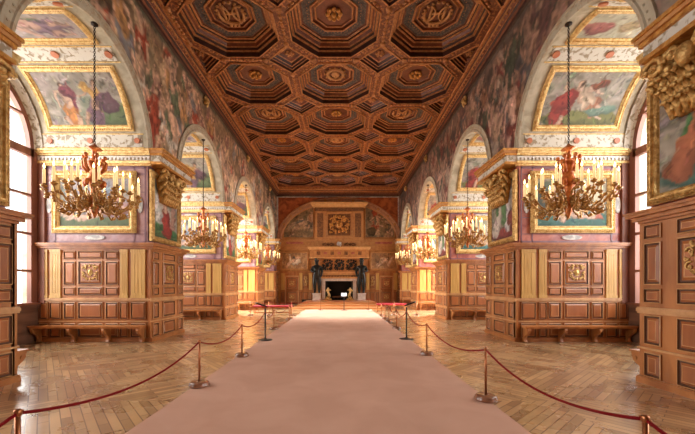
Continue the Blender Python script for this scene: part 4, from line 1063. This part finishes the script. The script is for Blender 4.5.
nmR = ['', 'nearest brass barrier post on the right, cut by the bottom of the photo', 'brass barrier post with round base at the right carpet edge', 'brass barrier post just before the right information stand', '', 'brass barrier post just beyond the right information stand', 'second brass barrier post beyond the right information stand', 'third brass barrier post beyond the right information stand', 'last brass barrier post along the right carpet edge']
for side, PL, NM in (('left', LP, nmL), ('right', RP, nmR)):
    prev = None
    for i, p in enumerate(PL):
        if p is None:
            cur = Vector((-1.91, 9.4, .8)) if side == 'left' else Vector((2.08, 9.6, .8))
        else:
            zz = zc if (-2.03 < p[0] < 2.16 and p[1] > -1.5) else .001
            cur = post(p[0], p[1], NM[i] or f'brass barrier post behind the photographer on the {side}', zz)
        if prev is not None:
            d = (cur-prev).length
            rope(prev, cur, min(.19, .075*d), f'red rope barrier on the {side}, span {["", "running out of the bottom of the photo", "from the nearest post to the second", "from the second post to the third", "from the third post to the information stand", "just beyond the information stand", "second beyond the information stand", "third beyond the information stand", "last along the carpet"][i]}')
        prev = cur
# far posts
pts = [((-4.44, 17.3), 'tall thin barrier post at the left end of the left red bench'), ((-3.47, 17.3), 'barrier post in front of the middle of the left red bench'),
       ((-1.02, 20.8), 'barrier post before the left half of the hearth steps'), ((1.96, 20.9), 'barrier post at the left end of the right red bench'), ((4.17, 17.5), 'lone barrier post in the third window bay on the right'), ((3.0, 17.6), 'barrier post before the middle of the right red bench')]
Q = [post(p[0], p[1], l, .0145 if p[0] > -2.03 and p[0] < 2.16 else .001) for p, l in pts]
rope(Q[0], Q[1], .06, 'thin red rope at the left end of the left red bench', .008); rope(Q[1], Q[2]+Vector((0, 0, 0)), .12, 'long red rope from the left red bench towards the hearth steps', .008); rope(Q[2], Q[3], .12, 'red rope across the front of the hearth steps', .008)
rope(Q[3], Q[5], .1, 'red rope past the right red bench', .008); rope(Q[5], Q[4], .06, 'red rope into the third window bay on the right', .008)

# ------------------------------------------------------------------ chandeliers
def chandelier():
    t = empty('chandelier', '', 'chandelier', (0, 0, 0), 'gilt candle chandeliers')   # origin = hanging point
    H = 7.24
    z = lambda v: v-H
    m = MB(); n = 58; z0, z1 = z(4.62), z(7.2)
    for i in range(n):
        zz = z0+(z1-z0)*i/n; hh = (z1-z0)/n*1.3
        pts = [(.018*math.cos(q) if i % 2 == 0 else 0, 0 if i % 2 == 0 else .018*math.cos(q), zz+hh/2+hh*.5*math.sin(q)) for q in [2*PI*k/8 for k in range(9)]]
        m.tube(pts, .0075, 5)
    m.build('chain', CHAIN, t)
    MB().lathe([(.03, z(7.18)), (.07, z(7.2)), (.07, z(7.23)), (.03, z(7.235))], (0, 0, 0), 10).build('ceiling_rose', CHAIN, t)
    MB().lathe([(.015, z(4.62)), (.05, z(4.58)), (.13, z(4.52)), (.15, z(4.5)), (.05, z(4.47)), (.04, z(4.4)), (.07, z(4.35)), (.03, z(4.28))], (0, 0, 0), 14).build('crown_leaf', CHC, t, True)
    MB().lathe([(.03, z(4.3)), (.08, z(4.26)), (.15, z(4.2)), (.1, z(4.1)), (.07, z(4.0)), (.12, z(3.92)), (.16, z(3.82)), (.1, z(3.72)), (.07, z(3.6)), (.1, z(3.48)), (.17, z(3.4)), (.15, z(3.3)), (.06, z(3.2)), (.07, z(3.14)), (.03, z(3.05)), (.005, z(3.0))], (0, 0, 0), 16).build('stem', CHC, t, True)
    m = MB()
    for q in range(6):
        a = 2*PI*q/6; c, s_ = math.cos(a), math.sin(a)
        m.tube([(c*.12, s_*.12, z(4.0)), (c*.2, s_*.2, z(4.08)), (c*.22, s_*.22, z(4.2)), (c*.16, s_*.16, z(4.28))], [.03, .04, .035, .02], 6)
        m.ball((c*.2, s_*.2, z(4.32)), .045, 7, 5); m.ball((c*.18, s_*.18, z(3.75)), (.05, .05, .08), 7, 5)
    m.build('cherub_ring', CHC, t, True)
    armo = None; cando = None; flo = None
    def arm_mesh(r, zb, lo):
        m = MB()
        pts = [(.1, 0, z(3.4)), (r*.3, 0, z(lo+.02)), (r*.52, 0, z(lo)), (r*.72, 0, z(lo+.1)), (r*.86, 0, z(lo+.26)), (r*.97, 0, z(lo+.2)), (r, 0, z(lo+.3)), (r, 0, z(zb))]
        m.tube(pts, [.024, .02, .02, .018, .016, .015, .014, .014], 6)
        m.tube([(r*.5, 0, z(lo)), (r*.62, 0, z(lo-.1)), (r*.78, 0, z(lo-.06)), (r*.76, 0, z(lo+.05)), (r*.66, 0, z(lo+.03))], [.02, .018, .016, .012, .008], 6)
        m.tube([(r*.3, 0, z(lo+.02)), (r*.36, 0, z(lo+.2)), (r*.52, 0, z(lo+.24)), (r*.5, 0, z(lo+.13))], [.016, .016, .012, .008], 6)
        for p in ((r*.55, .02, lo), (r*.82, -.02, lo+.2), (r*.35, 0, lo+.1), (r*.95, .02, lo+.2), (r*.66, -.02, lo-.06)): m.ball((p[0], p[1], z(p[2])), (.05, .04, .035), 6, 4)
        m.lathe([(.02, -.03), (.06, .0), (.07, .02), (.03, .025), (.03, .06)], (r, 0, z(zb)), 10)
        return m
    for (n, r, zb, lo, off) in ((15, .84, 3.50, 3.16, 0), (9, .52, 3.66, 3.34, .3)):
        am = arm_mesh(r, zb, lo)
        for i in range(n):
            a = 2*PI*i/n+off
            if i == 0: base = am.build('arm', CHB, t, True); o = base
            else: o = base.copy(); COL.objects.link(o)
            o.rotation_euler = (0, 0, a)
            if cando is None:
                cando = MB().lathe([(.026, 0), (.026, .28), (.014, .30)], (0, 0, 0), 8).build('candle', WAX, t, True); c = cando
                flo = MB().lathe([(.004, .30), (.018, .325), (.02, .345), (.012, .375), (.002, .41)], (0, 0, 0), 8).build('flame', FLM, c, True)
                f = flo
            else:
                c = cando.copy(); COL.objects.link(c); f = flo.copy(); COL.objects.link(f); f.parent = c
            c.location = (r*math.cos(a), r*math.sin(a), z(zb+.05))
    for ang in range(15):
        pass
    return t
ch = chandelier(); n = 0
for k, yc in enumerate((7.3, 13.1, 19.0, 24.9)):
    for s in (-1, 1):
        o = ch if n == 0 else copy_tree(ch); n += 1
        o.location = (s*(XW+.03), yc, 7.24); o.rotation_euler = (0, 0, .3*n)
        o['label'] = f'gilt bronze candle chandelier hanging under the {["nearest", "second", "third", "farthest"][k]} arch on the {SN[s]}'
        L = bpy.data.lights.new('candle_glow', 'POINT'); L.energy = 10; L.color = (1, .72, .42); L.shadow_soft_size = .35
        lo = bpy.data.objects.new('candle_glow', L); COL.objects.link(lo); lo.location = (s*(XW+.03), yc, 4.3)
for o in list(bpy.data.objects):
    for k in ('_w', '_k'):
        if k in o: del o[k]
